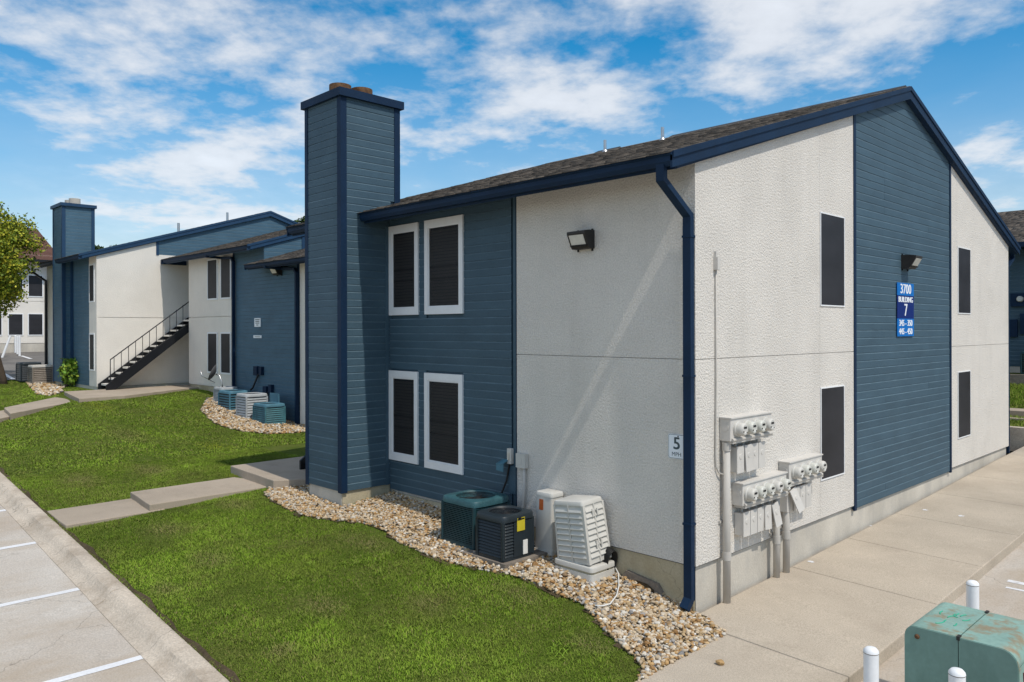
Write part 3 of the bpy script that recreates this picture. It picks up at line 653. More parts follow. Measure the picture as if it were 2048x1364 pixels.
# downspouts
dx = -.056
mb = MB(); mb.rtube([(dx - .02, YF + .07, ZE - .10), (dx - .02, YF + .07, ZE - .27), (dx, -.055, 4.55), (dx, -.055, 4.40), (dx, -.055, .16), (dx - .015, -.13, .05)], .105, .075, (1, 0, 0)); ds = mb.build('downspout', 'navy_trim', A)
mb = MB()
for z_ in (4.30, 2.70, 1.0): mb.box(dx - .06, dx + .06, -.1, -.0, z_, z_ + .025)
mb.build('downspout_strap', 'navy_trim', ds)
mb = MB(); mb.rtube([(-.05, YB - .07, ZE - .1), (-.05, YB - .07, ZE - .25), (-.05, LA + .06, 4.7), (-.05, LA + .06, .35)], .1, .075, (1, 0, 0)); mb.build('downspout', 'navy_trim', A)
# chimney
XC0, XC1, YC, ZC0, ZC1 = -7.11, -5.99, -.945, .632, 7.04
ch = MB().box(XC0 + .03, XC1 - .03, YC + .03, .20, ZC0 + .01, ZC1).build('chimney', 'siding', A)
siding(ch, (XC0 + .03, YC, 0), (1, 0, 0), (0, -1, 0), lambda z: [(.05, 1.06 - .05)], ZC0 + .005, ZC1)
siding(ch, (XC1, YC + .03, 0), (0, 1, 0), (1, 0, 0), lambda z: [(.05, 1.14 if z > 5.42 else .94)], ZC0 + .005, ZC1)
siding(ch, (XC0, YC + .03, 0), (0, 1, 0), (-1, 0, 0), lambda z: [(.05, 1.12)], ZC0 + .005, ZC1, False)
for (x0, x1, y0, y1) in ((XC1 - .10, XC1 + .012, YC - .012, YC + .0), (XC1 - .0005, XC1 + .012, YC + .0005, YC + .10), (XC0 - .012, XC0 + .08, YC - .012, YC), (XC0 - .012, XC0, YC + .0005, YC + .09)):
    MB().box(x0, x1, y0, y1, ZC0 - .02, ZC1 - .0).build('corner_board', 'navy_trim', ch)
MB().box(XC1 - .02, XC1 + .012, .10, .215, 5.40, ZC1 - .001).build('corner_board', 'navy_trim', ch)
MB().box(XC1 - .02, XC1 + .008, -.085, -.026, ZC0, 5.0).build('corner_board', 'siding', ch)
cap = MB().box(XC0 - .06, XC1 + .06, YC - .06, .27, ZC1 - .01, ZC1 + .12).build('chimney_cap', 'navy_trim', ch)
for x_, y_, h_ in ((-6.88, -.40, .33), (-6.82, .0, .33)):
    MB().lathe([(.13, 0), (.13, h_ - .14), (.19, h_ - .13), (.19, h_ + .02), (.178, h_ + .02), (.16, h_ - .1), (.12, h_ - .12)], (x_, y_, ZC1 + .12), (0, 0, 1), 24).build('flue', 'rust', ch, 'auto')
MB().box(XC0 + .05, XC1 - .035, YC + .035, .02, .05, ZC0 + .008).build('chimney_foundation', 'foundation_yellow', A)
MB().box(XC0 + .052, XC1 - .05, YC + .028, YC + .0345, .05, ZC0 + .0).build('foundation_face', 'foundation', A)
# chipped hole in the footing by the corner
MB().ext([(-1.02, -.03, .05), (-.45, -.03, -.02), (-.45, -.03, .12), (-.52, -.03, .21), (-.98, -.03, .27), (-1.02, -.03, .22)], (0, .05, 0)).build('footing_patch', 'retaining', A)
MB().ext([(-.86, -.034, .10), (-.56, -.034, .04), (-.56, -.034, .13), (-.66, -.034, .18), (-.84, -.034, .19)], (0, .003, 0)).build('footing_hollow', 'soil', A)

# ------------------------------------------------------------------ steel stair
def stair(label, xa, xb, y0, z0, n, rise, run, rails, flip=1):
    t = thing('steel_stair', ((xa + xb) / 2, y0, z0), label, 'stair')
    for xx in (xa, xb - .05):
        MB().ext([(xx, y0 - .12, z0 + .0), (xx, y0 + .18, z0 + .0), (xx, y0 + n * run + .1, z0 + n * rise - .12), (xx, y0 + n * run + .1, z0 + n * rise + .16), (xx, y0 - .12, z0 + .17)], (.05, 0, 0)).build('stringer', 'black_iron', t)
    for k in range(n):
        MB().box(xa + .052, xb - .052, y0 + k * run - .02, y0 + k * run + run + .02, z0 + (k + 1) * rise - .06, z0 + (k + 1) * rise).build('tread', 'stucco_far', t)
    for xx in rails:
        a_ = (xx, y0 + .02, z0 + rise + .86); b_ = (xx, y0 + n * run, z0 + n * rise + .86 + .04)
        MB().tube([(xx, y0 + .02, z0 + .1), a_, b_], .02, 8).build('handrail', 'black_iron', t)
        MB().tube([(xx, y0 + .05, z0 + rise + .12), (xx, y0 + n * run, z0 + n * rise + .12)], .012, 6).build('lower_rail', 'black_iron', t)
        for k in range(n):
            yy = y0 + (k + .6) * run; zz = z0 + (k + .6) * rise + rise * .9
            MB().tube([(xx, yy, zz - .16), (xx, yy, zz + .83)], .011, 6).build('baluster', 'black_iron', t)
    return t
stair('black steel stair with pale treads against the far white gable wall', -25.12, -24.2, 1.15, 1.2, 16, .19, .238, (-24.22,))
stair('black steel stair mostly hidden behind the near chimney', -8.62, -7.7, -.12, .585, 14, .19, .238, (-8.6,))

# ------------------------------------------------------------------ building B (far left, raised)
dzB = .78
B = thing('apartment_building', (-28.4, 7.6, 1.1), 'far block whose white gable wall carries the black stair, with blue chimney', 'building')
BX, BY0 = -25.2, 1.02; BY1 = BY0 + 13.2; ZEB = ZE + dzB - .02; YFB, YBB = BY0 - .62, BY1 + .62
def zrB(y): return ZEB + SLOPE * (min(y - BY0, BY1 - y) + .62)
MB().ext([(BX - .052, BY0 + .052, .9), (BX - .052, BY1, .9), (BX - .052, BY1, zrB(BY1) - .13), (BX - .052, BY0 + 6.6, zrB(BY0 + 6.6) - .13), (BX - .052, BY0 + .052, zrB(BY0) - .13)], (-6.45, 0, 0)).build('wall', 'stucco_far', B)
MB().box(-31.68, BX - .022, BY0 + .022, BY1, .6, 1.26).build('foundation', 'foundation', B)
ZJB = 2.9 + dzB + .06
panel_x(B, BX, [(BY0 + .051, 1.27), (BY0 + 8, 1.27), (BY0 + 8, ZJB - .008), (BY0 + .051, ZJB - .008)], 'stucco_far')
panel_x(B, BX, [(BY0 + .051, ZJB + .008), (BY0 + 8, ZJB + .008), (BY0 + 8, 6.1), (3.12, 6.1), (3.12, zrB(3.12) - .1), (BY0 + .051, zrB(BY0) - .1)], 'stucco_far')
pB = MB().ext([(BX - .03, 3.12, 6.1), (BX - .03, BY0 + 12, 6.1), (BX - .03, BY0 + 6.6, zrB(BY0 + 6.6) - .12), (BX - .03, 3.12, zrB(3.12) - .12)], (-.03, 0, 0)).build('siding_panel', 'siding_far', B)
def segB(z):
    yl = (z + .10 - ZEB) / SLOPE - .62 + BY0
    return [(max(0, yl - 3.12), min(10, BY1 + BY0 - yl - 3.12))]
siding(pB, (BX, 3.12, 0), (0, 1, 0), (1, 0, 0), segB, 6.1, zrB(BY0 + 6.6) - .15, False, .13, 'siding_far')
MB().ext([(BX, 3.07, 6.08), (BX, 3.17, 6.08), (BX, 3.17, zrB(3.17) - .1), (BX, 3.07, zrB(3.07) - .1)], (.02, 0, 0)).build('corner_board', 'navy_far', B)
panel_y(B, BY0, [(-26.05, 1.27), (BX, 1.27), (BX, zrB(BY0) - .15), (-26.05, zrB(BY0) - .15)], 'stucco_far'); panel_y(B, BY0, [(-31.7, 1.27), (-29.3, 1.27), (-29.3, zrB(BY0) - .15), (-31.7, zrB(BY0) - .15)], 'stucco_far')
pB2 = MB().box(-28.2, -26.06, BY0 + .03, BY0 + .06, 1.25, zrB(BY0) - .15).build('siding_panel', 'siding_far', B)
siding(pB2, (-28.2, BY0, 0), (1, 0, 0), (0, -1, 0), lambda z: [(0, 2.13)], 1.27, zrB(BY0) - .16, False, .13, 'siding_far')
for z0, z1 in ((4.28, 5.66), (1.82, 3.17)): window(B, 'y', BY0, -26.0, -25.42, z0, z1, .05, .05, .02, deep=False, far=True)
rB, yrB_, zrB_ = gable_roof(B, -28.06, BX + .1, YFB, YBB, ZEB, navy='navy_far', rake_left=False)
gable_roof(B, -32.0, -28.07, YFB + .34, YBB - .34, ZEB + SLOPE * .34, navy='navy_far', rake_right=False)
gutter(B, -28.06, BX + .1, YFB, ZEB, 'navy_trim'); gutter(B, -32.0, -29.38, YFB + .34, ZEB + SLOPE * .34, 'navy_trim')
chB = MB().box(-29.34, -28.11, .71, 1.78, 1.30, 8.0).build('chimney', 'siding_far', B)
siding(chB, (-29.34, .68, 0), (1, 0, 0), (0, -1, 0), lambda z: [(.02, 1.2)], 1.31, 8.0, False, .13, 'siding_far')
siding(chB, (-28.08, .71, 0), (0, 1, 0), (1, 0, 0), lambda z: [(.04, 1.06 if z > 5.8 else .29)], 1.31, 8.0, False, .13, 'siding_far')
for (x0, x1, y0, y1, z0) in ((-28.20, -28.065, .66, .679, 1.27), (-28.08, -28.062, .6795, .78, 1.27), (-29.37, -29.27, .66, .679, 1.27), (-28.09, -28.062, 1.68, 1.80, 6.2), (-28.085, -27.97, .94, 1.015, 1.27)):
    MB().box(x0, x1, y0, y1, z0, 8.0 if z0 != 1.27 or y0 != .94 else 5.9).build('corner_board', 'navy_far', chB)
MB().box(-29.44, -28.0, .60, 1.86, 8.0, 8.12).build('chimney_cap', 'navy_far', chB)
for x_ in (-29.0, -28.45): MB().lathe([(.20, 0), (.20, .24), (.18, .24), (.17, .03)], (x_, 1.2, 8.12), (0, 0, 1), 20).build('flue', 'foundation', chB, 'auto')
MB().box(-29.3, -28.13, .73, 1.0, .9, 1.30).build('chimney_foundation', 'foundation_yellow', B)
MB().rtube([(-31.62, YFB + .07, ZEB - .1), (-31.62, YFB + .07, ZEB - .25), (-31.62, BY0 - .06, ZEB - .6), (-31.62, BY0 - .06, 1.3)], .11, .08, (1, 0, 0)).build('downspout', 'black_iron', B)
for y_ in (3.6, 5.6): MB().tube([(-26.5, y_ + .8, zrB(y_ + .8) - .05), (-26.5, y_ + .8, zrB(y_ + .8) + .35)], .05, 8).build('vent_pipe', 'steel', rB)

# ------------------------------------------------------------------ building C (middle, set back) with its lower right part
Cc = thing('apartment_building', (-19.0, 10, 1.0), 'set-back middle block with two pairs of tall windows and blue siding above condensers', 'building')
CY = 3.85; ZEC = ZE + dzB - .04; ZED = 5.30
def zrC(y): return ZEC + SLOPE * (y - CY + .62)
MB().ext([(-24.1, CY + .052, 1.0), (-24.1, CY + 10, 1.0), (-24.1, CY + 10, 6.0), (-24.1, CY + 6.6, zrC(CY + 6.6) - .13), (-24.1, CY + .052, zrC(CY) - .13)], (5.9, 0, 0)).build('wall', 'stucco_far', Cc)
MB().box(-18.2, -12.5, CY + .052, CY + 9, .3, ZED - .1).build('wall', 'stucco_far', Cc)
MB().box(-24.08, -12.6, CY + .022, CY + 9, .2, 1.28).build('foundation', 'foundation_yellow', Cc)
panel_y(Cc, CY, [(-24.12, 1.3), (-20.38, 1.3), (-20.38, ZJB - .008), (-24.12, ZJB - .008)], 'stucco_far'); panel_y(Cc, CY, [(-24.12, ZJB + .008), (-20.38, ZJB + .008), (-20.38, zrC(CY) - .15), (-24.12, zrC(CY) - .15)], 'stucco_far')
panel_y(Cc, CY, [(-15.95, .5), (-12.5, .5), (-12.5, ZED), (-15.95, ZED)], 'stucco_far')
for w0, w1, q0, q1 in ((-22.45, -21.6, 4.33, 5.78), (-21.36, -20.54, 4.33, 5.78), (-22.45, -21.62, 1.76, 3.2), (-21.37, -20.56, 1.76, 3.2)): window(Cc, 'y', CY, w0, w1, q0, q1, .055, .055, .025, deep=False, far=True)
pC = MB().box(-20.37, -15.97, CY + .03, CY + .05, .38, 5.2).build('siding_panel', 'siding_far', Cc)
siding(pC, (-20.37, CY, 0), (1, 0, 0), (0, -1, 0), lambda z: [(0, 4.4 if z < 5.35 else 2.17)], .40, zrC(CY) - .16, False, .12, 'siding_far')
for x_ in (-20.37, -16.05): MB().box(x_ - .04, x_ + .06, CY - .014, CY + .03, .45 if x_ > -18 else 1.0, 5.3 if x_ > -18 else zrC(CY) - .15).build('corner_board', 'navy_trim', Cc)
rC, yrC, zrC_ = gable_roof(Cc, -25.06, -18.1, CY - .62, CY + 13.8, ZEC, navy='navy_far')
gutter(Cc, -25.06, -18.1, CY - .62, ZEC, 'navy_trim')
MB().box(-25.7, -25.07, CY - .62, CY + .3, ZEC - .16, ZEC - .0).build('eave_return', 'navy_trim', Cc)
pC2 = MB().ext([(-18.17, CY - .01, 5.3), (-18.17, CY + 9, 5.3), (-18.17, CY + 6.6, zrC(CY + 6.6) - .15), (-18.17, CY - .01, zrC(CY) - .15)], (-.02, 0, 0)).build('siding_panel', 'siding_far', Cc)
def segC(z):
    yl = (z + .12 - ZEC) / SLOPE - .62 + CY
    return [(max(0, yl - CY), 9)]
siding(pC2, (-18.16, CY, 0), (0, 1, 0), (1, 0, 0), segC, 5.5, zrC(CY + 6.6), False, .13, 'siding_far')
MB().box(-18.17, -18.13, CY + 1.3, CY + 1.42, 5.6, zrC(CY + 1.3) - .1).build('corner_board', 'navy_far', Cc)
rD, yrD, zrD_ = gable_roof(Cc, -18.3, -10.5, CY - .62, CY + 13.8, ZED, navy='navy_trim', rake_right=False)
gutter(Cc, -18.3, -10.5, CY - .62, ZED, 'navy_trim')
for x_, ze_, bot in ((-20.22, ZEC, 1.2), (-16.0, ZED, .5)):
    MB().rtube([(x_ - 1.0, CY - .55, ze_ - .08), (x_ - 1.0, CY - .55, ze_ - .14), (x_ - .9, CY - .08, ze_ - .17), (x_ - .1, CY - .08, ze_ - .23), (x_, CY - .08, ze_ - .36), (x_, CY - .08, bot), (x_, CY - .2, bot - .1)], .10, .08, (0, 1, 0)).build('downspout', 'navy_trim', Cc)

# ------------------------------------------------------------------ building E beyond the parking court
Eb = thing('apartment_building', (-48, 6, 2.0), 'distant white block with red-brown roof beyond the parking court', 'building')
EX = -46.0
MB().box(EX - 9, EX - .05, -6, 4.75, 2.0, 7.6).build('wall', 'stucco_far', Eb); MB().box(EX - 8.9, EX - .02, -5.9, 4.7, 1.4, 2.55).build('foundation', 'foundation', Eb)
panel_x(Eb, EX, [(-6, 2.58), (4.78, 2.58), (4.78, 4.95), (-6, 4.95)], 'stucco_far'); panel_x(Eb, EX, [(-6, 4.97), (4.78, 4.97), (4.78, 7.6), (-6, 7.6)], 'stucco_far')
for u0, u1 in ((-25, 3), (17, 45), (57, 85)):
    y0 = CAMP[1] + ray(u0, 640)[1] * (EX - CAMP[0]) / ray(u0, 640)[0]; y1 = CAMP[1] + ray(u1, 640)[1] * (EX - CAMP[0]) / ray(u1, 640)[0]
    for v0, v1 in ((626, 667), (549, 590)):
        d = (CAMP[0] - EX) / -ray((u0 + u1) / 2, 600)[0]
        window(Eb, 'x', EX, y0 - .04, y1 + .04, CAMP[2] + (PY - v1) / FPX * d - .05, CAMP[2] + (PY - v0) / FPX * d + .05, .05, .05, .03, deep=False, far=True)
MB().ext([(EX + .7, 1.0, 7.30), (EX - 5, 1.0, 9.7), (EX - 10, 1.0, 7.30), (EX - 10, 1.0, 7.12), (EX - 5, 1.0, 9.5), (EX + .7, 1.0, 7.12)], (0, 4.1, 0)).build('roof', 'shingle_red', Eb)
MB().box(EX + .70, EX + .8, 1.0, 5.1, 7.15, 7.3).build('gutter', 'black_iron', Eb)
MB().rtube([(EX + .7, 4.55, 7.1), (EX + .1, 4.55, 6.7), (EX + .1, 4.55, 2.4)], .12, .1, (0, 1, 0)).build('downspout', 'black_iron', Eb)

# ------------------------------------------------------------------ building F behind on the right
Fb = thing('apartment_building', (-1, 28, 1.8), 'dark blue block with grey roof behind the gable wall', 'building')
FY = 23.5
MB().box(-14, 12, FY + .03, FY + 8, 1.2, 6.2).build('wall', 'siding', Fb)
siding(Fb, (-14, FY, 0), (1, 0, 0), (0, -1, 0), lambda z: [(0, 26)], 1.95, 6.2, False, .13, 'siding')
MB().box(-14, 12, FY + .01, FY + .1, 1.2, 1.95).build('foundation', 'foundation', Fb)
sr = shingle_roof(Fb, -12, 12.5, FY - .9, 6.15, .31, FY + 5, ex=.2, tab=.4); sr.name = 'shingles'
MB().ext([(-12, FY - .9, 6.14), (-12, FY + 5, 7.965), (-12, FY + 5, 6.0), (-12, FY - .9, 5.98)], (24.5, 0, 0)).build('roof', 'navy_trim', Fb)
MB().box(-12, 12.5, FY - 1.0, FY - .9, 5.98, 6.14).build('gutter', 'navy_trim', Fb)
# raised bank in front of it
wallz = 1.78
mb = MB(); mb.box(-9, 14, 21.2, 21.45, .4, wallz); rw = mb.build('retaining_wall', 'retaining', None); rw['label'] = 'low brown retaining wall below the dark blue block'; rw['category'] = 'wall'
grid_sheet('bank', np.linspace(-9, 14, 20), np.linspace(21.4, 23.6, 6), lambda x, y: wallz - .05 + 0 * x, 'lawn', kind='structure', label='raised strip behind the retaining wall')
grid_sheet('bank_lawn', np.linspace(-9, 3.4, 40), np.linspace(15.2, 21.3, 30), lambda x, y: .76 + (y - 15.2) / 6.1 * .72, 'lawn', kind='structure', label='sloping lawn below the retaining wall')
mb = MB()
pts = [(-9, 15.1), (2.0, 15.1), (3.6, 16.2)]
mb.ext([(-9, 14.95, .77), (2.2, 14.95, .77), (2.2, 15.2, .77), (-9, 15.2, .77)], (0, 0, -.6)); kb = mb.build('kerb', 'kerb', None, kind='structure'); kb['label'] = 'low kerb in front of the sloping lawn'
stp = thing('garden_steps', (-.7, 16.6, .5), 'pale concrete garden steps on the sloping lawn behind the gable', 'steps')
for k in range(2): MB().box(-1.6, 1.9 - k * 2.1, 15.9 + k * .45, 16.7 + k * .45, .4, .90 + k * .16).build('step', 'path', stp)
#@@OBJECTS@@
# ------------------------------------------------------------------ wall fittings of building A
def onY(u, v, y=0): r = ray(u, v); t = (y - CAMP[1]) / r[1]; return float(CAMP[0] + r[0] * t), float(CAMP[2] + r[2] * t)
def wallpack(label, o, ax, nrm, w=.30, d=.20, h=.235):
    """flood light: housing with sloping glass; o = lower start corner on the wall"""
    o = Vector(o); ax = Vector(ax); nrm = Vector(nrm); up = Vector((0, 0, 1)); t = thing('wall_light', tuple(o), label, 'light', 'wall lights')
    P = lambda d_, z_: o + nrm * d_ + up * z_
    MB().ext([P(0, 0), P(.0, h), P(d * .55, h), P(d, h * .92), P(d, h * .80), P(d * .62, .03), P(d * .5, 0)], ax * w).build('housing', 'dark_metal', t)
    dn = (P(d * .62, .03) - P(d, h * .80)).normalized(); fn = nrm * .25 - up * .02
    q0 = P(d, h * .80); q1 = P(d * .62, .03); out_ = (nrm * (h * .77) - up * (d * .38)).normalized()
    a_ = q0.lerp(q1, .10) + out_ * .004; b_ = q0.lerp(q1, .86) + out_ * .004
    MB().ext([a_ + ax * .03, a_ + ax * (w - .03), b_ + ax * (w - .03), b_ + ax * .03], out_ * .004).build('lens', 'lens', t)
    c_ = q0.lerp(q1, .88) + out_ * .004; e_ = q0.lerp(q1, 1.0) + out_ * .004
    MB().ext([c_ + ax * .01, c_ + ax * (w - .01), e_ + ax * (w - .01), e_ + ax * .01], out_ * .012).build('lens_frame', 'black', t)
    m = MB()
    for s_ in (.02, w - .04): m.ext([P(.0, -.03) + ax * s_, P(.02, -.03) + ax * s_, P(.02, h + .02) + ax * s_, P(0, h + .02) + ax * s_], ax * .02)
    m.build('bracket', 'black', t)
wallpack('dark flood light on the white stucco front wall', (-1.79, -.001, 4.29), (1, 0, 0), (0, -1, 0))
wallpack('dark flood light above the blue building number sign', (.0, 6.42, 4.285), (0, 1, 0), (1, 0, 0), .32, .24)

t = thing('speed_sign', (-.23, -.012, 1.73), 'small white 5 MPH speed sign beside the downspout', 'sign')
def rrect(x0, x1, z0, z1, r, y, n=5):
    P = []
    for cx, cz, a0 in ((x1 - r, z1 - r, 0), (x0 + r, z1 - r, 90), (x0 + r, z0 + r, 180), (x1 - r, z0 + r, 270)):
        for k in range(n + 1): w = R(a0 + 90 * k / n); P.append((cx + r * math.cos(w), y, cz + r * math.sin(w)))
    return P
MB().ext(rrect(-.365, -.085, 1.73, 2.022, .025, -.010), (0, -.004, 0)).build('plate', 'sign_white', t)
MB().ext(rrect(-.359, -.091, 1.736, 2.016, .022, -.0145), (0, -.001, 0)).build('border', 'sign_ink', t)
MB().ext(rrect(-.354, -.096, 1.741, 2.011, .019, -.0160), (0, -.001, 0)).build('face', 'sign_white', t)
text('digit', '5', .20, (-.244, -.0175, 1.905), (1, 0, 0), (0, 0, 1), 'sign_ink', t, 1.05, .001)
for k_ in range(3): text('digit', '5', .20, (-.244 + (.004, -.004, .0)[k_], -.0176 - .0002 * k_, 1.905 + (.0, .0, .005)[k_]), (1, 0, 0), (0, 0, 1), 'sign_ink', t, 1.05, .001)
text('lettering', 'MPH', .066, (-.248, -.0175, 1.785), (1, 0, 0), (0, 0, 1), 'sign_ink', t, 1.0, .001)
MB().lathe([(.008, 0), (.008, .004)], (-.225, -.017, 1.997), (0, -1, 0), 10).build('screw', 'black', t)

t = thing('building_sign', (.02, 6.57, 3.12), 'blue building number sign reading 3700 building 7 on the blue siding', 'sign')
SY0, SY1 = 6.18, 6.965
def plate(name, z0, z1, m): MB().box(.012, .022, SY0, SY1, z0, z1).build(name, m, t)
plate('top_panel', 3.825, 4.04, 'sign_blue'); plate('middle_panel', 3.425, 3.8245, 'sign_navy'); plate('bottom_panel', 3.12, 3.4245, 'sign_blue')
def st(s_, size, z_, sx): 
    for dy in (-.008, 0, .008): text('lettering', s_, size, (.0235 + abs(dy) * .03 + dy * .02, 6.572 + dy, z_), (0, 1, 0), (0, 0, 1), 'sign_white', t, sx, .001)
st('3700', .235, 3.93, 1.10); st('BUILDING', .135, 3.750, 1.12); st('7', .30, 3.565, 1.0); st('345 - 350', .150, 3.345, 1.08); st('445 - 450', .150, 3.20, 1.08)

# small boxes and covers on the front wall
t = thing('disconnect_box', (-3.05, -.02, 1.4), 'grey electrical box with hanging blue cover on the blue siding', 'box')
x0, z0 = onY(1020, 926); x1, z1 = onY(1028, 897); MB().box(x0, x1, -.06, -.005, z0, z1).build('box', 'meter_paint', t)
MB().box(x0 + .02, x1 - .03, -.064, -.0605, z0 + .05, z1 - .06).build('switch_plate', 'steel', t)
xa, za = onY(1003, 928, -.12); MB().ext([(xa - .08, -.16, za), (xa + .07, -.16, za + .02), (xa + .07, -.03, za + .07), (xa - .08, -.03, za + .05)], (0, 0, -.012)).ext([(xa - .075, -.155, za), (xa + .065, -.155, za + .02), (xa + .065, -.155, za - .10), (xa - .075, -.155, za - .09)], (0, .012, 0)).build('cover', 'ac_blue', t)
MB().box(xa + .05, xa + .19, -.03, -.004, za - .42, za - .02).build('junction_cover', 'siding', t)
MB().tube([(x0 + .03, -.035, z0), (x0 - .02, -.05, z0 - .25), (x0 - .12, -.12, z0 - .55), (x0 - .25, -.30, .75)], .014, 8).build('whip_conduit', 'rubber', t)
t = thing('disconnect_box', (-2.75, -.02, 1.4), 'small white electrical box with conduit on the stucco front wall', 'box')
x0, z0 = onY(1039, 933); x1, z1 = onY(1057, 908); MB().box(x0, x1, -.075, -.004, z0, z1).build('box', 'plastic_white', t); MB().box(x0 + .02, x1 - .06, -.079, -.0755, z0 + .05, z1 - .05).build('cover', 'plastic_white', t)
MB().tube([(x1 - .045, -.04, z0 + .01), (x1 - .045, -.04, z0 - .35), (x1 - .06, -.05, z0 - .52), (x1 - .09, -.07, z0 - .72)], .021, 10).build('conduit', 'conduit', t, True)

# ------------------------------------------------------------------ electric meters on the gable wall
def meter_bank(label, y0, y1, z0, z1, n, my0, mst, bx0, bst, bz0, bz1, tilts):
    t = thing('meter_bank', (0, (y0 + y1) / 2, z0), label, 'meters', 'electric meter banks')
    m = MB(); m.box(.002, .15, y0, y1, z0, z1); c = m.build('cabinet', 'meter_paint', t); b = c.modifiers.new('b', 'BEVEL'); b.width = .006; b.segments = 2
    MB().box(.0, .165, y0 - .012, y1 + .012, z1 + .0005, z1 + .016).build('cabinet_lid', 'meter_paint', t)
    m = MB(); m.tube([(.16, y0 + .02, z0 + .012), (.16, y1 - .02, z0 + .012)], .022, 10); m.box(.02, .17, y0 + .02, y1, z0 - .028, z0 - .002); m.build('raceway', 'conduit', t, 'auto')
    MB().lathe([(.045, 0), (.045, .006)], (.08, y0 - .0005, (z0 + z1) / 2 + .03), (0, -1, 0), 16).build('knockout', 'meter_paint', t, 'auto')
    for k in range(n):
        yy = my0 + k * mst; zz = (z0 + z1) / 2 + .005; m = MB()
        m.lathe([(.092, 0), (.092, .022), (.086, .030), (.080, .030)], (.151, yy, zz), (1, 0, 0), 28); rg = m.build('meter', 'plastic_white', t, 'auto')
        MB().lathe([(.078, 0), (.078, .055), (.073, .074), (.060, .085)], (.176, yy, zz), (1, 0, 0), 28).build('meter_housing', 'meter_face' if k % 3 else 'plastic_white', rg, 'auto')
        m = MB(); m.box(.2615, .2645, yy - .036, yy + .03, zz + .012, zz + .036); m.box(.2615, .2635, yy - .05, yy - .03, zz - .03, zz - .014); m.box(.2615, .2635, yy + .02, yy + .045, zz - .04, zz - .03); m.build('display', 'black', rg)
        m = MB(); m.box(.2615, .263, yy - .02, yy + .02, zz - .045, zz - .025); m.build('label_plate', 'paper', rg)
    for k in range(n):
        yb = bx0 + k * bst; w = bst * .90
        m = MB(); m.box(.004, .115, yb, yb + w, bz0, bz1); bxo = m.build('breaker_box', 'meter_paint', t); b = bxo.modifiers.new('b', 'BEVEL'); b.width = .005; b.segments = 2
        m = MB(); m.box(.0, .014, -w / 2 - .003, w / 2 + .003, -(bz1 - bz0) - .012, .012); m.lathe([(.035, 0), (.030, .006)], (.014, 0, -(bz1 - bz0) * .38), (1, 0, 0), 14)
        a_ = tilts[k] if k < len(tilts) else 0
        m.xform(Matrix.Translation((.1165 + abs(a_) * .10, yb + w / 2, bz1)) @ Matrix.Rotation(a_, 4, 'X') @ Matrix.Rotation(-abs(a_) * .9, 4, 'Y')); m.build('breaker_cover', 'meter_paint', bxo, 'auto')
        MB().tube([(.06, yb + w / 2, bz1 - .01), (.06, yb + w / 2, z0 + .01)], .016, 8).build('nipple', 'conduit', t)
    return t
meter_bank('uppermost meter bank with four round meters above closed breaker boxes', .51, 1.51, 1.92, 2.185, 4, .66, .222, .70, .175, 1.525, 1.825, (0, .05, 0, 0))
meter_bank('lower meter bank with five round meters', .79, 1.91, 1.11, 1.37, 5, .905, .215, .845, .172, .735, 1.01, (0, 0, 0, -.08, .15))
meter_bank('meter bank beside the window with one breaker cover hanging askew', 1.985, 2.96, 1.21, 1.485, 4, 2.13, .228, 2.0, .172, .83, 1.125, (.30, .0, .0, 0))
def pipe(label, y, z0, z1, rad, cps):
    t = thing('conduit_pipe', (.07, y, z0), label, 'pipe', 'conduit risers')
    MB().tube([(.07, y, z0), (.07, y, z1)], rad, 16).build('tube', 'conduit', t, True); 
    for c in cps: MB().tube([(.07, y, c), (.07, y, c + .10)], rad + .008, 16).build('coupling', 'conduit', t, 'auto')
    m = MB(); m.box(.0, .02, y - .07, y + .07, (z0 + z1) / 2, (z0 + z1) / 2 + .03); m.build('strap', 'conduit', t)
pipe('tall grey conduit under the uppermost meter bank', .555, -.03, 1.9, .045, (.50, 1.80))
pipe('short grey conduit under the five-meter bank', 1.79, -.0, 1.12, .042, (.46,))
pipe('grey conduit rising to the meter bank beside the window', 2.06, .0, 1.22, .045, (.47,))
t = thing('service_cable', (.02, .42, 1.6), 'thin grey cable running down the stucco from a small box', 'cable')
MB().tube([(.018, .42, 3.98), (.018, .415, 2.6), (.018, .40, 1.75), (.018, .41, 1.62), (.03, .45, 1.545), (.05, .51, 1.52)], .010, 8).build('cable', 'conduit', t, True)
m = MB(); m.box(.0, .06, .385, .445, 3.95, 4.10); m.box(.0, .035, .395, .425, 4.101, 4.17); m.build('cable_box', 'meter_paint', t)

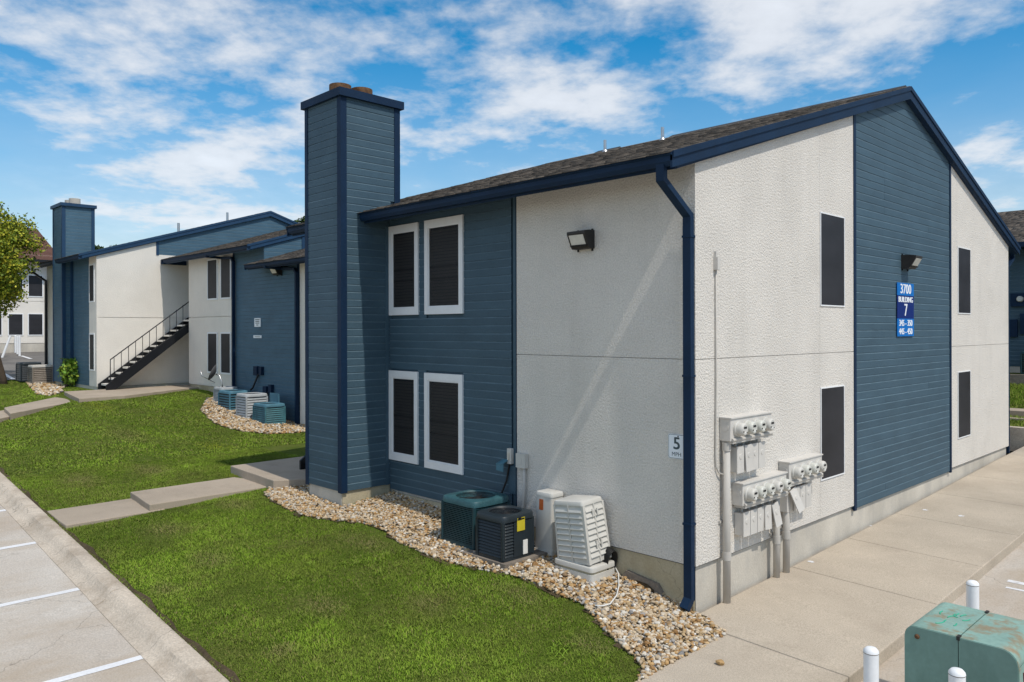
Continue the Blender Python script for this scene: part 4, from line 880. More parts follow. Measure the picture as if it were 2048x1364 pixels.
# ------------------------------------------------------------------ condensers
def ac_unit(label, x0, x1, y0, y1, z0, z1, body, lid, fins, style='wire', group='air conditioning condensers', r=.07, top=.085, detail=True, rot=0):
    cx, cy = (x0 + x1) / 2, (y0 + y1) / 2; hw, hd = (x1 - x0) / 2, (y1 - y0) / 2
    t = thing('condenser', (cx, cy, z0), label, 'air conditioner', group); t.rotation_euler.z = 0
    def B_(m, name, mt, par=None, sm=False):
        if rot: m.xform(Matrix.Translation((cx, cy, 0)) @ Matrix.Rotation(rot, 4, 'Z') @ Matrix.Translation((-cx, -cy, 0)))
        return m.build(name, mt, par or t, sm)
    B_(MB().rbox(x0 + .03, x1 - .03, y0 + .03, y1 - .03, z0 + .02, z1 - top, r * .8), 'coil', 'ac_core')
    B_(MB().rbox(x0 + .005, x1 - .005, y0 + .005, y1 - .005, z0, z0 + .045, r), 'base_pan', body, None, 'auto')
    m = MB(); n = fins; zz0, zz1 = z0 + .05, z1 - top - .005; st_ = (zz1 - zz0) / n
    for k in range(n):
        q = zz0 + k * st_; hh = st_ * (.52 if style == 'wire' else .70)
        b = len(m.v); m.rbox(x0 + .004, x1 - .004, y0 + .004, y1 - .004, q, q + hh, r * .9)
        if style == 'louver':
            nn_ = (len(m.v) - b) // 2
            for i in range(b + nn_, b + 2 * nn_):
                vx, vy, vz = m.v[i]; m.v[i] = (cx + (vx - cx) * (1 - .016 / hw), cy + (vy - cy) * (1 - .016 / hd), vz)
    B_(m, 'louvers', body, None, 'auto')
    # corner posts
    for sx, sy in ((-1, -1), (1, -1), (1, 1), (-1, 1)):
        px_, py_ = cx + sx * hw, cy + sy * hd
        m = MB(); a_, b_ = sorted((px_ + sx * .002, px_ - sx * .05)); c_, d_ = sorted((py_ + sy * .002, py_ - sy * .05)); m.rbox(a_, b_, c_, d_, z0 + .02, z1 - top + .005, .022); B_(m, 'corner_post', body, None, 'auto')
    # lid: rounded square with a round fan opening
    m = MB(); n = 64; rr = min(hw, hd) * .80
    def sq(th, ins, e=None):
        c, s_ = math.cos(th), math.sin(th); p_ = 7.0; k = (abs(c / (hw + .012 - ins)) ** p_ + abs(s_ / (hd + .012 - ins)) ** p_) ** (-1 / p_); return cx + c * k, cy + s_ * k
    rings = []
    for ins, z_ in ((0, z1 - top), (0, z1 - .03), (.012, z1 - .008), (.03, z1)): rings.append([(*sq(2 * math.pi * j / n, ins), z_) for j in range(n)])
    for r_, z_ in ((rr + .015, z1 + .004), (rr, z1 - .012), (rr - .004, z1 - .10), (rr - .02, z1 - .13)): rings.append([(cx + r_ * math.cos(2 * math.pi * j / n), cy + r_ * math.sin(2 * math.pi * j / n), z_) for j in range(n)])
    for q in rings: m.v += q
    for k in range(len(rings) - 1):
        for j in range(n): q = k * n; m.f.append([q + j, q + (j + 1) % n, q + n + (j + 1) % n, q + n + j])
    ld = B_(m, 'lid', lid, None, 'auto')
    B_(MB().lathe([(rr, 0), (rr, .004)], (cx, cy, z1 - .14), (0, 0, 1), 32), 'fan_well', 'black')
    if detail:
        m = MB()
        for q in range(1, 7):
            r_ = rr * q / 6.3; m.tube([(cx + r_ * math.cos(2 * math.pi * j / 28), cy + r_ * math.sin(2 * math.pi * j / 28), z1 - .012 + .012 * (1 - q / 6)) for j in range(29)], .0018, 4, False)
        for j in range(8): w = math.pi * 2 * j / 8; m.tube([(cx + .02 * math.cos(w), cy + .02 * math.sin(w), z1), (cx + rr * math.cos(w), cy + rr * math.sin(w), z1 - .012)], .002, 4, False)
        B_(m, 'fan_guard', 'black_iron', ld)
        m = MB(); m.lathe([(.07, 0), (.07, .07), (.05, .08)], (cx, cy, z1 - .12), (0, 0, 1), 16)
        for j in range(4):
            w = math.pi / 2 * j + .4; c, s_ = math.cos(w), math.sin(w); c2, s2 = math.cos(w + .75), math.sin(w + .75)
            m.ext([(cx + .06 * c, cy + .06 * s_, z1 - .07), (cx + rr * .92 * c, cy + rr * .92 * s_, z1 - .05), (cx + rr * .92 * c2, cy + rr * .92 * s2, z1 - .10), (cx + .06 * c2, cy + .06 * s2, z1 - .09)], (0, 0, .004))
        B_(m, 'fan', 'black', ld)
    return t
pad = thing('concrete_pad', (-2.85, -.6, .25), 'flat concrete pad under the two dark condensers', 'slab')
MB().rbox(-3.54, -2.06, -1.06, -.16, .12, .325, .02).build('pad', 'retaining', pad)
ac1 = ac_unit('teal green condenser with fine wire louvers beside the dark one', -3.50, -2.80, -.92, -.24, .325, .965, 'ac_green', 'ac_lid', 20, 'wire')
ac2 = ac_unit('charcoal condenser with yellow energy label', -2.655, -2.13, -1.03, -.46, .325, .90, 'ac_dark', 'ac_dark', 11, 'louver')
MB().rbox(-2.126, -2.118, -.79, -.65, .68, .85, .003).build('energy_label', 'yellow', ac2); MB().box(-2.1175, -2.1165, -.78, -.66, .82, .84).build('label_header', 'black', ac2)
MB().box(-2.129, -2.12, -.68, -.60, .37, .55).build('rating_plate', 'paper', ac2); MB().rbox(-2.135, -2.1275, -.84, -.50, .36, .80, .003).build('service_panel', 'ac_dark', ac2)
# narrow white cover box
t = thing('line_cover', (-2.16, -.15, .24), 'narrow white plastic cover box with orange label against the stucco', 'box')
m = MB(); b0 = len(m.v); m.rbox(-2.32, -2.0, -.28, -.02, .20, 1.07, .03)
for i in range(len(m.v)):
    vx, vy, vz = m.v[i]; k = 1 - .10 * (vz - .2) / .87; m.v[i] = (-2.16 + (vx + 2.16) * k, -.02 + (vy + .02) * k, vz)
m.build('body', 'plastic_white', t, 'auto'); MB().rbox(-2.325, -1.995, -.288, -.02, .19, .34, .03).build('base', 'plastic_white', t, 'auto'); MB().rbox(-2.312, -2.006, -.262, -.015, 1.04, 1.10, .04, 4, .03).build('cap', 'plastic_white', t, 'auto')
MB().ext([(-2.235, -.2645, .86), (-2.165, -.2645, .86), (-2.165, -.259, 1.0), (-2.235, -.259, 1.0)], (0, -.003, 0)).build('label', 'orange_label', t)
# leaning louvered condenser
t = thing('mini_condenser', (-1.45, -.22, .18), 'white louvered plastic condenser leaning on its base pad', 'air conditioner')
ML = Matrix.Translation((-1.45, -.26, .36)) @ Matrix.Rotation(R(-6.5), 4, 'Y') @ Matrix.Rotation(R(2.5), 4, 'X')
def tap(m, H=.76):
    for i in range(len(m.v)):
        vx, vy, vz = m.v[i]; k = 1 - .07 * vz / H; m.v[i] = (vx * k, vy * k, vz)
    return m.xform(ML)
MB().rbox(-1.77, -1.13, -.50, -.03, .13, .27, .05).build('base_pad', 'plastic_white', t, 'auto'); MB().rbox(-1.75, -1.15, -.48, -.05, .27, .30, .05).build('pad_groove', 'foundation_yellow', t); MB().rbox(-1.77, -1.13, -.50, -.03, .30, .36, .05, 3, .015).build('pad_top', 'plastic_white', t, 'auto')
hx, hy = .255, .205
tap(MB().rbox(-hx, hx, -hy, hy, 0, .74, .035)).build('cabinet', 'plastic_white', t, 'auto')
tap(MB().rbox(-hx - .012, hx + .012, -hy - .012, hy + .012, .71, .77, .05, 4, .035)).build('cap', 'plastic_white', t, 'auto')
for k in range(9):
    q = .075 + k * .069
    for s0, s1 in ((-hx + .03, -.012), (.012, hx - .03)): tap(MB().ext([(s0, -hy, q + .052), (s0, -hy - .022, q + .006), (s0, -hy - .022, q), (s0, -hy, q)], (s1 - s0, 0, 0))).build('louver', 'plastic_white', t)
    for s0, s1 in ((-hy + .03, -.012), (.012, hy - .03)): tap(MB().ext([(hx, s0, q + .052), (hx + .022, s0, q + .006), (hx + .022, s0, q), (hx, s0, q)], (0, s1 - s0, 0))).build('louver', 'plastic_white', t)
for x0, x1, y0, y1 in ((-.010, .010, -hy - .018, -hy), (-hx - .004, -hx + .028, -hy - .012, -hy + .03), (hx - .03, hx + .012, -hy - .012, -hy + .032), (hx, hx + .018, -.010, .010), (hx - .03, hx + .012, hy - .03, hy + .008)): tap(MB().box(x0, x1, y0, y1, .0, .715)).build('rib', 'plastic_white', t)
for z_ in (.56, .18):
    for y_ in (-.06, .03): tap(MB().box(hx + .0185, hx + .034, y_, y_ + .025, z_, z_ + .09)).build('clip', 'plastic_white', t)
t = thing('cable_coil', (-.98, -.12, .2), 'coil of black tubing behind the leaning white condenser', 'cable')
for k in range(5): MB().tube([(-1.21 + .018 * k + .02 * math.sin(w), -.10 + .08 * math.cos(w) * (1 + .04 * k), .36 + .17 * math.sin(w) * (1 - .05 * k)) for w in np.linspace(0, 2 * math.pi, 25)], .010, 6, False).build('loop', 'rubber', t, True)
wp = [onground(u, v) for u, v in ((1200, 1130), (1222, 1142), (1237, 1160), (1238, 1185), (1233, 1205), (1220, 1222), (1205, 1226), (1190, 1225))]
m = MB(); m.tube([(wp[0][0], wp[0][1], .36)] + [(x_, y_, G(x_, y_) + .05 + (.10 if i == 0 else .03)) for i, (x_, y_) in enumerate(wp[1:])], .008, 6)
o = m.build('loose_wire', 'wire_white', None, True); o['label'] = 'thin white wire curving over the gravel'; o['category'] = 'wire'

# the four condensers beside the middle block
ac_unit('teal condenser with a blue panel lying on top', -16.85, -16.05, 2.80, 3.45, .50, 1.12, 'ac_teal', 'ac_blue', 8, 'louver')
ac_unit('light grey tall condenser in the middle of four', -17.75, -17.05, 2.70, 3.40, .52, 1.36, 'ac_grey', 'ac_grey', 9, 'louver')
ac_unit('blue condenser with dark wide louvers beside the grey one', -19.35, -18.5, 2.85, 3.60, .66, 1.36, 'ac_blue', 'ac_blue', 7, 'wire')
ac_unit('narrow grey condenser under the satellite dish', -20.15, -19.5, 3.05, 3.6, .80, 1.42, 'ac_grey', 'ac_grey', 10, 'louver', detail=False)
t = thing('metal_sheet', (-16.6, 3.5, 1.1), 'blue metal sheet standing on the teal condenser', 'sheet'); MB().box(-16.95, -16.4, 3.40, 3.43, 1.12, 1.38).build('panel', 'ac_blue', t)
t = thing('satellite_dish', (-19.9, 3.0, 1.35), 'grey satellite dish on the narrow condenser', 'satellite dish')
dn = Vector((-.55, -.75, .42)).normalized(); o_ = Vector((-20.0, 3.05, 1.85))
m = MB(); m.lathe([(.0001, 0), (.10, .012), (.19, .045), (.27, .09), (.27, .102), (.19, .057), (.10, .024), (.0001, .012)], o_, dn, 24); m.build('reflector', 'gasket', t, True)
MB().tube([o_ - dn * .02, o_ - dn * .15, (-19.8, 3.2, 1.55), (-19.8, 3.2, 1.38)], .022, 8).build('mast', 'steel', t, True); MB().tube([o_ + Vector((0, 0, -.3)), o_ + dn * .45 + Vector((0, 0, -.25)), o_ + dn * .5 + Vector((0, 0, -.1))], .014, 6).build('feed_arm', 'steel', t, True)
t = thing('wall_notice', (-18.6, 3.83, 3.4), 'white notice board on the blue siding over a smaller strip', 'sign', 'wall notices')
MB().box(-18.82, -18.40, CY - .022, CY - .006, 3.37, 3.65).build('plate', 'sign_white', t)
m = MB()
for z_, a_, b_ in ((3.60, -18.76, -18.46), (3.545, -18.74, -18.48), (3.49, -18.74, -18.48), (3.43, -18.68, -18.54)): m.box(a_, b_, CY - .025, CY - .0225, z_ - .012, z_ + .012)
m.build('print', 'sign_ink', t)
t = thing('wall_notice', (-18.6, 3.83, 3.0), 'narrow white strip sign below the notice board', 'sign', 'wall notices')
MB().box(-18.89, -18.34, CY - .022, CY - .006, 3.01, 3.10).build('plate', 'sign_white', t); MB().box(-18.80, -18.43, CY - .025, CY - .0225, 3.04, 3.07).build('print', 'ac_grey', t)
for lbl, pts in (('two dark boxes on the blue siding above the condensers', ((512, 732, 519, 751), (523, 733, 528, 750))), ('two dark boxes low on the blue siding behind the teal condenser', ((531, 772, 538, 787), (542, 769, 548, 787)))):
    x0, z0 = onY(pts[0][0], pts[0][3], CY); t = thing('utility_boxes', (x0, CY, z0), lbl, 'box', 'utility boxes on the blue wall')
    for u0, v0, u1, v1 in pts: a_, q1 = onY(u0, v0, CY); b_, q0 = onY(u1, v1, CY); MB().box(a_, b_, CY - .10, CY - .002, q0, q1).build('box', 'navy_trim', t)
    x0, z0 = onY(pts[0][0] + 8, pts[0][3], CY); MB().tube([(x0, CY - .05, z0 + .05), (x0 - .25, CY - .12, z0 - .4), (x0 - .7, CY - .3, z0 - .75)], .03, 6).build('cable', 'rubber', t, True)
wallpack('flood light under the low eave of the middle block', (-17.35, CY, 4.95), (1, 0, 0), (0, -1, 0), .35, .25, .25)
# condensers at the far chimney and at the dark block
ac_unit('dark condenser at the foot of the far chimney', -32.2, -31.35, .0, .75, 1.22, 1.98, 'ac_dark', 'ac_dark', 8, 'louver', detail=False)
ac_unit('brown-grey condenser beside the far chimney', -30.95, -30.2, .15, .88, 1.18, 1.90, 'retaining', 'conduit', 8, 'louver', detail=False)
ac_unit('dark green condenser on the bank before the dark blue block', -1.75, -.55, 22.0, 22.9, 1.76, 2.5, 'ac_green', 'ac_green', 8, 'wire', detail=False)
t = thing('meter', (-1.2, FY, 3.2), 'round electric meter on the dark blue block', 'meter'); 
r = ray(2041, 598); q = (FY - .1 - CAMP[1]) / r[1]; mx, mz = CAMP[0] + r[0] * q, CAMP[2] + r[2] * q
MB().lathe([(.10, 0), (.10, .1), (.08, .13)], (mx, FY - .12, mz), (0, -1, 0), 20).build('housing', 'plastic_white', t, 'auto'); MB().box(mx - .3, mx + .4, FY - .12, FY, mz - .25, mz + .2).build('cabinet', 'navy_trim', t); MB().box(mx - .35, mx - .1, FY - .1, FY, mz - 1.3, mz - .7).box(mx - .02, mx + .3, FY - .1, FY, mz - 1.2, mz - .5).build('breaker_box', 'navy_trim', t)

# ------------------------------------------------------------------ bollards and transformer
def bollard(label, x, y, zb, h, r=.056, lean=0):
    t = thing('bollard', (x, y, zb), label, 'bollard', 'white pipe bollards')
    M_ = Matrix.Translation((x, y, zb)) @ Matrix.Rotation(lean, 4, 'X')
    MB().lathe([(r, -.1), (r, h - .03)], (0, 0, 0), (0, 0, 1), 24).xform(M_).build('post', 'bollard', t, 'auto'); MB().lathe([(r + .002, h - .028), (r * .98, h - .012), (r * .7, h + .006), (r * .3, h + .012)], (0, 0, 0), (0, 0, 1), 24).xform(M_).build('concrete_cap', 'bollard', t, 'auto'); MB().lathe([(r + .0008, h - .034), (r + .0022, h - .030)], (0, 0, 0), (0, 0, 1), 24).xform(M_).build('rim_joint', 'retaining', t)
for x_, y_, lb in ((2.536, -1.505, 'white pipe bollard standing alone at the sidewalk edge'), (2.60, .864, 'white pipe bollard behind the green transformer'), (3.128, -1.454, 'white pipe bollard in front of the green transformer')):
    bollard(lb, x_, y_, rlotz(x_, y_), .75 - rlotz(x_, y_))
gb = 'thin white posts in the far parking court'
for u, v, h, lb in ((31, 706, .98, 'thin white post at the end of three next to the distant white block'), (35, 709, 1.0, 'thin white post in the middle of a row of three'), (39, 713, 1.1, 'thin white post of three standing at the painted line')):
    x_, y_ = onground(u, v, z=1.8); o = bollard(lb, x_, y_, G(x_, y_), h, .055)
x_, y_ = onground(4, 716, z=1.8); bollard('leaning white post in the parking court', x_, y_, G(x_, y_), 1.2, .055, R(-18))
for u0, v0, u1, v1 in ((43, 712, 62, 718), (3, 745, 27, 759)):
    p0 = onground(u0, v0, lambda x, y: G(x, y) + .03, 1.8); p1 = onground(u1, v1, lambda x, y: G(x, y) + .03, 1.8); strip('painted_line', p0, p1, .16, lambda x, y: G(x, y) + .035, court, .008, 6, .01)
t = thing('transformer', (2.93, -.36, -.15), 'faded green pad-mounted transformer with scuffed top on the side lot', 'transformer')
TX0, TX1, TS, TY0, TY1, TZ = 2.536, 3.36, 2.945, -.79, .04, .75
def tprof(x0, x1, rl, rr, y, z1, z0=-.2):
    P = [(x0, y, z0)]
    if rl: P += [(x0 + rl - rl * math.cos(R(a)), y, z1 - rl + rl * math.sin(R(a))) for a in range(0, 91, 15)]
    else: P += [(x0, y, z1)]
    if rr: P += [(x1 - rr + rr * math.sin(R(a)), y, z1 - rr + rr * math.cos(R(a))) for a in range(0, 91, 15)]
    else: P += [(x1, y, z1)]
    return P + [(x1, y, z0)]
MB().ext(tprof(TX0, TS - .003, .09, 0, TY0, TZ), (0, TY1 - TY0, 0)).build('cabinet', 'transformer', t, 'auto'); MB().ext(tprof(TS + .003, TX1, 0, .12, TY0 + .002, TZ - .003), (0, TY1 - TY0 - .004, 0)).build('cabinet', 'transformer', t, 'auto')
def lidx(x0, x1, rl, rr, z1):
    P = tprof(x0, x1, rl, rr, TY0 + .012, z1, z1 - .13)[1:-1]
    m = MB(); Q = [(a + (-.003 if rl and a < x0 + rl else .003 if rr and a > x1 - rr else 0), b, c + .004) for a, b, c in P]; m.ext(Q + [(a, b, c - .002) for a, b, c in P[::-1]], (0, TY1 - TY0 - .02, 0)); return m
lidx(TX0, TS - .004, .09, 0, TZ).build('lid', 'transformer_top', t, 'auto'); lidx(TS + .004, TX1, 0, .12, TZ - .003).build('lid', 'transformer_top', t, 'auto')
MB().box(TX1 + .001, TX1 + .005, TY0 + .02, TY1 - .02, -.15, TZ - .13).build('side_panel', 'transformer_top', t)
MB().lathe([(.02, 0), (.02, .008), (.012, .02)], (TX0 + .10, TY0 + .0005, TZ - .075), (0, -1, 0), 12).build('bolt', 'rust', t, 'auto')
m = MB(); m.box(TS - .012, TS + .012, TY0 - .006, TY0 + .05, TZ - .02, TZ + .012); m.box(TS - .012, TS + .012, TY1 - .06, TY1, TZ - .02, TZ + .012); m.build('hinge', 'dark_metal', t)
for k in range(9):
    cx_, cy_ = random.uniform(TX0 + .16, TS - .09), random.uniform(TY0 + .25, TY1 - .22); w0 = random.uniform(0, 6); q = random.uniform(.03, .06)
    MB().tube([(cx_ + q * math.cos(w0 + a), cy_ + q * 1.3 * math.sin(w0 + a * 1.3), TZ + .0055) for a in np.linspace(0, random.uniform(.9, 1.8), 8)], .006, 5).build('paint_scribble', 'marker_green', t)
for yy, z0_, z1_ in ((-.70, .18, .56), (-.62, .10, .52), (-.55, .12, .56), (-.46, .30, .62), (-.36, .36, .60)):
    MB().tube([(TX1 + .007, yy + .05 * math.sin(a * 2.2 + yy * 9), z0_ + (z1_ - z0_) * a) for a in np.linspace(0, 1, 10)], .005, 5).build('paint_scribble', 'marker_red', t)
MB().box(2.40, 3.60, -.95, .22, -.3, -.12).build('pad', 'foundation', t)

# ------------------------------------------------------------------ vegetation
def leaves(n, pts_fn, size, cols, up=.35):
    P = pts_fn(n); RM = rotmats(n); s = rng.uniform(.6, 1.2, n) * size
    q = np.array([(-.5, 0, 0), (0, -.32, .06), (.5, 0, 0), (0, .32, .06)]); V = np.einsum('nij,kj->nki', RM, q) * s[:, None, None] + P[:, None, :]
    F = (np.array([[0, 1, 2, 3]])[None] + (np.arange(n) * 4)[:, None, None]).reshape(-1, 4)
    c = np.array(cols)[rng.integers(0, len(cols), n)] * rng.uniform(.6, 1.25, (n, 1)); return V.reshape(-1, 3), F, np.repeat(c, 4, 0)
def tree(name, label, base, h, crown, n, size, cols, trunk_r=.18, clumps=60, group=None, cat='tree'):
    """crown = (cx,cy,cz, rx,ry,rz); limbs run to leaf clumps spread through the crown"""
    t = thing(name, base, label, cat, group); cx, cy, cz, rx, ry, rz = crown; b = Vector(base)
    C_ = []
    while len(C_) < clumps:
        d = rng.normal(size=3); d /= np.linalg.norm(d); k = rng.uniform(.25, 1.0) ** .6; C_.append((cx + d[0] * rx * k, cy + d[1] * ry * k, cz + d[2] * rz * k * rng.uniform(.8, 1.05)))
    m = MB(); top = Vector((cx, cy, cz)); fork = b.lerp(top, .55) + Vector((random.uniform(-.1, .1), random.uniform(-.1, .1), 0))
    m.tube([b - Vector((0, 0, .2)), b + Vector((0, 0, .25)), b.lerp(fork, .5) + Vector((.06, -.04, 0)), fork, top + Vector((0, 0, rz * .5))], [trunk_r * 1.7, trunk_r * 1.1, trunk_r * .9, trunk_r * .75, trunk_r * .2], 10)
    for c_ in C_[::2]:
        e = Vector(c_); s_ = fork.lerp(top, random.uniform(0, .8)); m.tube([s_, s_.lerp(e, .5) + Vector((0, 0, .12 * rz * random.random())), e], [trunk_r * .35, trunk_r * .2, trunk_r * .05], 5)
    m.build('trunk', 'bark', t, True)
    Ca = np.array(C_); cr = (rx + ry + rz) / 3 * .26
    def pts(n_):
        i = rng.integers(0, len(Ca), n_); d = rng.normal(size=(n_, 3)); d /= np.linalg.norm(d, axis=1)[:, None]; return Ca[i] + d * (rng.uniform(0, 1, (n_, 1)) ** .45) * cr * rng.uniform(.6, 1.3, (n_, 1)) * np.array([1, 1, .8])
    V, F, C = leaves(n, pts, size, cols); bigmesh('crown', V, F, C, 'leaf', t); return t
LC = [(.27, .32, .025), (.38, .40, .03), (.17, .24, .02), (.50, .46, .04), (.11, .17, .018)]
x_, y_ = onground(6, 768, z=1.2)
tree('leafy_tree', 'yellow-green leafy tree standing by the far chimney', (x_, y_, G(x_, y_)), 8, (x_ - .25, y_ - .7, 6.35, 1.95, 1.95, 2.75), 32000, .13, LC, .11, 90)
DG = [(.035, .075, .012), (.05, .10, .015), (.025, .055, .01), (.07, .12, .02)]
tree('far_tree', 'dark green tree top showing over the far roof beside its chimney', (-60, 11.5, 2), 9, (-60, 11.5, 8.2, 2.0, 2.0, 1.7), 5000, .32, DG, .2, 30, 'tree tops over the roofs')
tree('far_tree', 'dark green tree top showing over the roofs beside the near chimney', (-49.3, 22.5, 1.5), 9, (-49.3, 22.4, 10.2, 1.7, 1.7, 1.7), 4000, .30, DG, .2, 26, 'tree tops over the roofs')
x_, y_ = onground(165, 772, z=1.2); y_ = min(y_, .85)
sh = thing('shrub', (x_, y_, G(x_, y_)), 'bright green shrub growing at the foot of the far white wall', 'shrub')
def shp(n_):
    d = rng.normal(size=(n_, 3)); d /= np.linalg.norm(d, axis=1)[:, None]; k = rng.uniform(.3, 1, (n_, 1)) ** .5; return np.array([x_, y_, G(x_, y_) + .58]) + d * k * np.array([.6, .3, .52]) + rng.normal(size=(n_, 3)) * .05
V, F, C = leaves(800, shp, .15, [(.20, .36, .03), (.28, .42, .05), (.13, .26, .03), (.36, .46, .06)]); bigmesh('foliage', V, F, C, 'leaf', sh)
m = MB()
for k in range(7): w = k * .9; m.tube([(x_ + .05 * math.cos(w), y_ + .05 * math.sin(w), G(x_, y_) - .05), (x_ + .35 * math.cos(w), y_ + .18 * math.sin(w), G(x_, y_) + .7)], [.02, .008], 5)
m.build('stems', 'bark', sh)

# lawn blades
def fieldnoise(x, y, s, seed):
    r_ = np.random.default_rng(seed); o = np.zeros_like(x)
    for k in range(9):
        a_ = r_.uniform(0, 6.28); f_ = s * r_.uniform(.5, 2.2); o += np.sin((x * math.cos(a_) + y * math.sin(a_)) * f_ + r_.uniform(0, 6.28)) / 9 ** .5
    return o
GCOL = np.array([(.160, .255, .022), (.182, .272, .025), (.130, .215, .019), (.210, .288, .036), (.245, .262, .062)])
def blades(n, x0, x1, y0f, y1, hmin, hmax, w, seed):
    r_ = np.random.default_rng(seed); x = r_.uniform(x0, x1, n); y = r_.uniform(-4.7, y1, n); k = y > kerb_y(x) + .015
    for P in (GA, GD, GB, *PATH_POLYS): k &= ~inpoly(x, y, P)
    k &= ~((x > -7.2) & (y > -.05)) & ~((x > .55)) & ~((x < -19.9) & (x > -24.2) & (y > 3.8)) & ~((x > -25.3) & (x < -20) & (y > CY)) & ~((x < -25.1) & (y > .95)) & ~((y > 3.82) & (x < -12)) & ~((x < -32.5) & (y > -3.0))
    bare = fieldnoise(x, y, 1.1, 5); dpt = onground(800, 1065); dd = np.hypot((x - dpt[0]) / 1.0, (y - dpt[1]) / .40) + .25 * fieldnoise(x, y, 9.0, 44); k &= ~((dd < 1) & (r_.uniform(size=n) < .88)); k &= ~((bare > 1.75) & (r_.uniform(size=n) < .5))
    x = x[k]; y = y[k]; n = len(x); nz = fieldnoise(x, y, 2.3, 11); nz2 = fieldnoise(x, y, 7.0, 12)
    h = r_.uniform(hmin, hmax, n) * (1 + .25 * nz2 + .15 * nz); a_ = r_.uniform(0, 6.28, n); ww = w * r_.uniform(.6, 1.3, n)
    ln = r_.uniform(.3, 1.7, n) * h; la = a_ + 1.57 + r_.normal(size=n) * .5; z = Gv(x, y)
    ca, sa = np.cos(a_) * ww, np.sin(a_) * ww; lx, ly = np.cos(la) * ln, np.sin(la) * ln
    V = np.empty((n, 5, 3)); V[:, 0] = np.stack([x - ca, y - sa, z - .005], 1); V[:, 1] = np.stack([x + ca, y + sa, z - .005], 1)
    V[:, 2] = np.stack([x + ca * .75 + lx * .35, y + sa * .75 + ly * .35, z + h * .6], 1); V[:, 3] = np.stack([x - ca * .75 + lx * .35, y - sa * .75 + ly * .35, z + h * .6], 1); V[:, 4] = np.stack([x + lx, y + ly, z + h * .92], 1)
    b = (np.arange(n) * 5)[:, None]; F = np.concatenate([b + np.array([[0, 1, 2]]), b + np.array([[0, 2, 3]]), b + np.array([[3, 2, 4]])], 0)
    ci = r_.choice(5, n, p=[.3, .25, .22, .15, .08]); nz3 = fieldnoise(x, y, 16.0, 61); nz4 = fieldnoise(x, y, .9, 62); c = GCOL[ci] * (1 + .15 * nz[:, None] + .12 * nz2[:, None] + .10 * nz3[:, None] + .10 * nz4[:, None])
    ol = np.clip(.5 * fieldnoise(x, y, 3.1, 63) + .5 * fieldnoise(x, y, 11.0, 64) - .35, 0, 1)[:, None] * r_.uniform(.2, 1, (n, 1)); c = c * (1 - .6 * ol) + np.array([.20, .18, .06]) * .6 * ol * r_.uniform(.75, 1.2, (n, 1))
    dry = r_.uniform(size=n) < np.clip(.05 + .06 * fieldnoise(x, y, 1.4, 21), .015, .3); c[dry] = np.array([.24, .20, .085]) * r_.uniform(.7, 1.2, (dry.sum(), 1))
    bl = np.clip(fieldnoise(x, y, 1.9, 33) - .9, 0, 1)[:, None]; c = c * (1 - bl * .5) + np.array([.19, .28, .025]) * bl * .5
    for (u, v, rx_, ry_) in ((195, 812, 1.6, .5), (430, 893, .9, .45), (480, 955, .5, .25)):
        pp = onground(u, v); q = np.clip(1 - np.hypot((x - pp[0]) / rx_, (y - pp[1]) / ry_), 0, 1)[:, None] * r_.uniform(0, 1, (n, 1)); c = c * (1 - q * .8) + np.array([.42, .42, .03]) * q * .8
    for (u, v, rx_, ry_) in ((1040, 1190, .45, .2), (1130, 1185, .3, .25), (1220, 1240, .3, .25), (730, 1085, .7, .3), (330, 1060, .6, .4), (560, 1305, .25, .2), (330, 1180, .3, .2), (640, 1210, .5, .3), (860, 1210, .4, .25), (420, 1120, .5, .3), (470, 1010, .6, .3), (300, 940, .8, .4), (160, 960, .8, .4), (1180, 1290, .3, .25), (250, 870, 1.2, .5)):
        pp = onground(u, v); q = np.clip(1.1 - np.hypot((x - pp[0]) / rx_, (y - pp[1]) / ry_), 0, 1)[:, None] * (r_.uniform(0, 1, (n, 1)) < .75); c = c * (1 - q * .8) + np.array([.27, .22, .10]) * q * .8
    return V.reshape(-1, 3), F, np.repeat(np.clip(c, .005, .5), 5, 0)
parts = [blades(520000, -12.5, .58, None, .9, .010, .030, .0034, 1), blades(210000, -34, -12.5, None, 3.85, .012, .030, .009, 2)]
# weed tufts
r_ = np.random.default_rng(77); tx = []; ty = []
for (u, v) in ((1130, 1295), (1115, 1310), (965, 1290), (880, 1275), (700, 1130), (735, 1125), (760, 1150), (620, 1130), (905, 1160), (930, 1158), (585, 1160), (450, 1230), (770, 1255), (410, 905), (445, 900), (350, 930), (1000, 1330), (930, 1240), (520, 1010)):
    p = onground(u, v); tx.append(p[0]); ty.append(p[1])
V0 = []; F0 = []; C0 = []; nb = 0
for x_, y_ in zip(tx, ty):
    for k in range(20):
        a_ = r_.uniform(0, 6.28); l_ = r_.uniform(.05, .14); h_ = r_.uniform(.02, .05); bx_, by_ = x_ + r_.normal() * .06, y_ + r_.normal() * .06; z_ = G(bx_, by_); w_ = .005
        c, s_ = math.cos(a_), math.sin(a_); V0 += [(bx_ - s_ * w_, by_ + c * w_, z_), (bx_ + s_ * w_, by_ - c * w_, z_), (bx_ + c * l_ * .5 + s_ * w_, by_ + s_ * l_ * .5 - c * w_, z_ + h_), (bx_ + c * l_ * .5 - s_ * w_, by_ + s_ * l_ * .5 + c * w_, z_ + h_), (bx_ + c * l_, by_ + s_ * l_, z_ + h_ * .7)]
        F0 += [(nb, nb + 1, nb + 2), (nb, nb + 2, nb + 3), (nb + 3, nb + 2, nb + 4)]; nb += 5; C0 += [np.array([.17, .265, .028]) * r_.uniform(.7, 1.2)] * 5
parts.append((np.array(V0), np.array(F0), np.array(C0)))
off = 0; VV = []; FF = []; CC = []
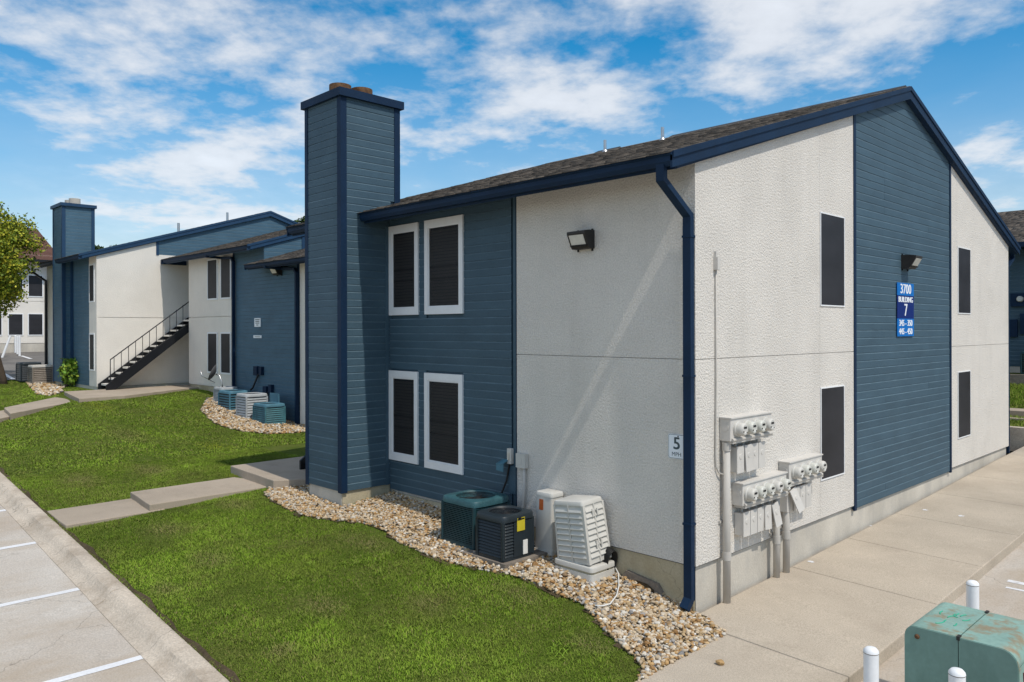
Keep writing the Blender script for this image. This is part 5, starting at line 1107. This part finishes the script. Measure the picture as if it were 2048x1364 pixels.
for V, F, C in parts: VV.append(V); FF.append(F + off); CC.append(C); off += len(V)
bigmesh('grass', np.concatenate(VV), np.concatenate(FF), np.concatenate(CC), 'grass', None, False, kind='stuff', label='green mown lawn grass between kerb and buildings', category='grass')
# grass on the bank behind the gable wall
r_ = np.random.default_rng(5); n = 30000; x = r_.uniform(-6, 3.4, n); y = r_.uniform(15.2, 21.2, n); z = .76 + (y - 15.2) / 6.1 * .72; h = r_.uniform(.05, .10, n); a_ = r_.uniform(0, 6.28, n); w = .014
V = np.empty((n, 3, 3)); V[:, 0] = np.stack([x - np.cos(a_) * w, y - np.sin(a_) * w, z], 1); V[:, 1] = np.stack([x + np.cos(a_) * w, y + np.sin(a_) * w, z], 1); V[:, 2] = np.stack([x + r_.normal(size=n) * .03, y + r_.normal(size=n) * .03, z + h], 1)
bigmesh('grass', V.reshape(-1, 3), np.arange(n * 3).reshape(-1, 3), np.repeat(GCOL[r_.integers(0, 5, n)] * 1.1, 3, 0), 'grass', None, False, kind='stuff', label='green grass on the bank behind the gable wall', category='grass')

# soil seam between kerb and turf, paint drops and litter on the sidewalk
m = MB(); n = 160; xs_ = np.linspace(.5, -34, n)
for k in range(n - 1):
    a0, a1 = kerb_y(xs_[k]) + .021, kerb_y(xs_[k + 1]) + .021; w0 = .05 + .022 * math.sin(k * 1.7) + .018 * math.sin(k * .61); w1 = .05 + .022 * math.sin((k + 1) * 1.7) + .018 * math.sin((k + 1) * .61)
    m.poly([(xs_[k], a0, zk(xs_[k]) + .004), (xs_[k + 1], a1, zk(xs_[k + 1]) + .004), (xs_[k + 1], a1 + w1, G(xs_[k + 1], a1 + w1) + .02), (xs_[k], a0 + w0, G(xs_[k], a0 + w0) + .02)], True)
m.build('soil_seam', 'soil', kerb)
for u, v, r_ in ((1850, 1020, .055), (1922, 1032, .06), (1622, 1124, .05), (1742, 1052, .025), (1768, 975, .03), (1955, 925, .03), (1912, 957, .035)):
    p = onground(u, v, lambda x, y: zs(y)); m = MB(); m.poly([(p[0] + r_ * random.uniform(.5, 1.1) * math.cos(w), p[1] + r_ * random.uniform(.5, 1.1) * math.sin(w), zs(p[1]) + .004) for w in np.linspace(0, 2 * math.pi, 14, endpoint=False)]); m.build('paint_drop', 'paint_white', sw)
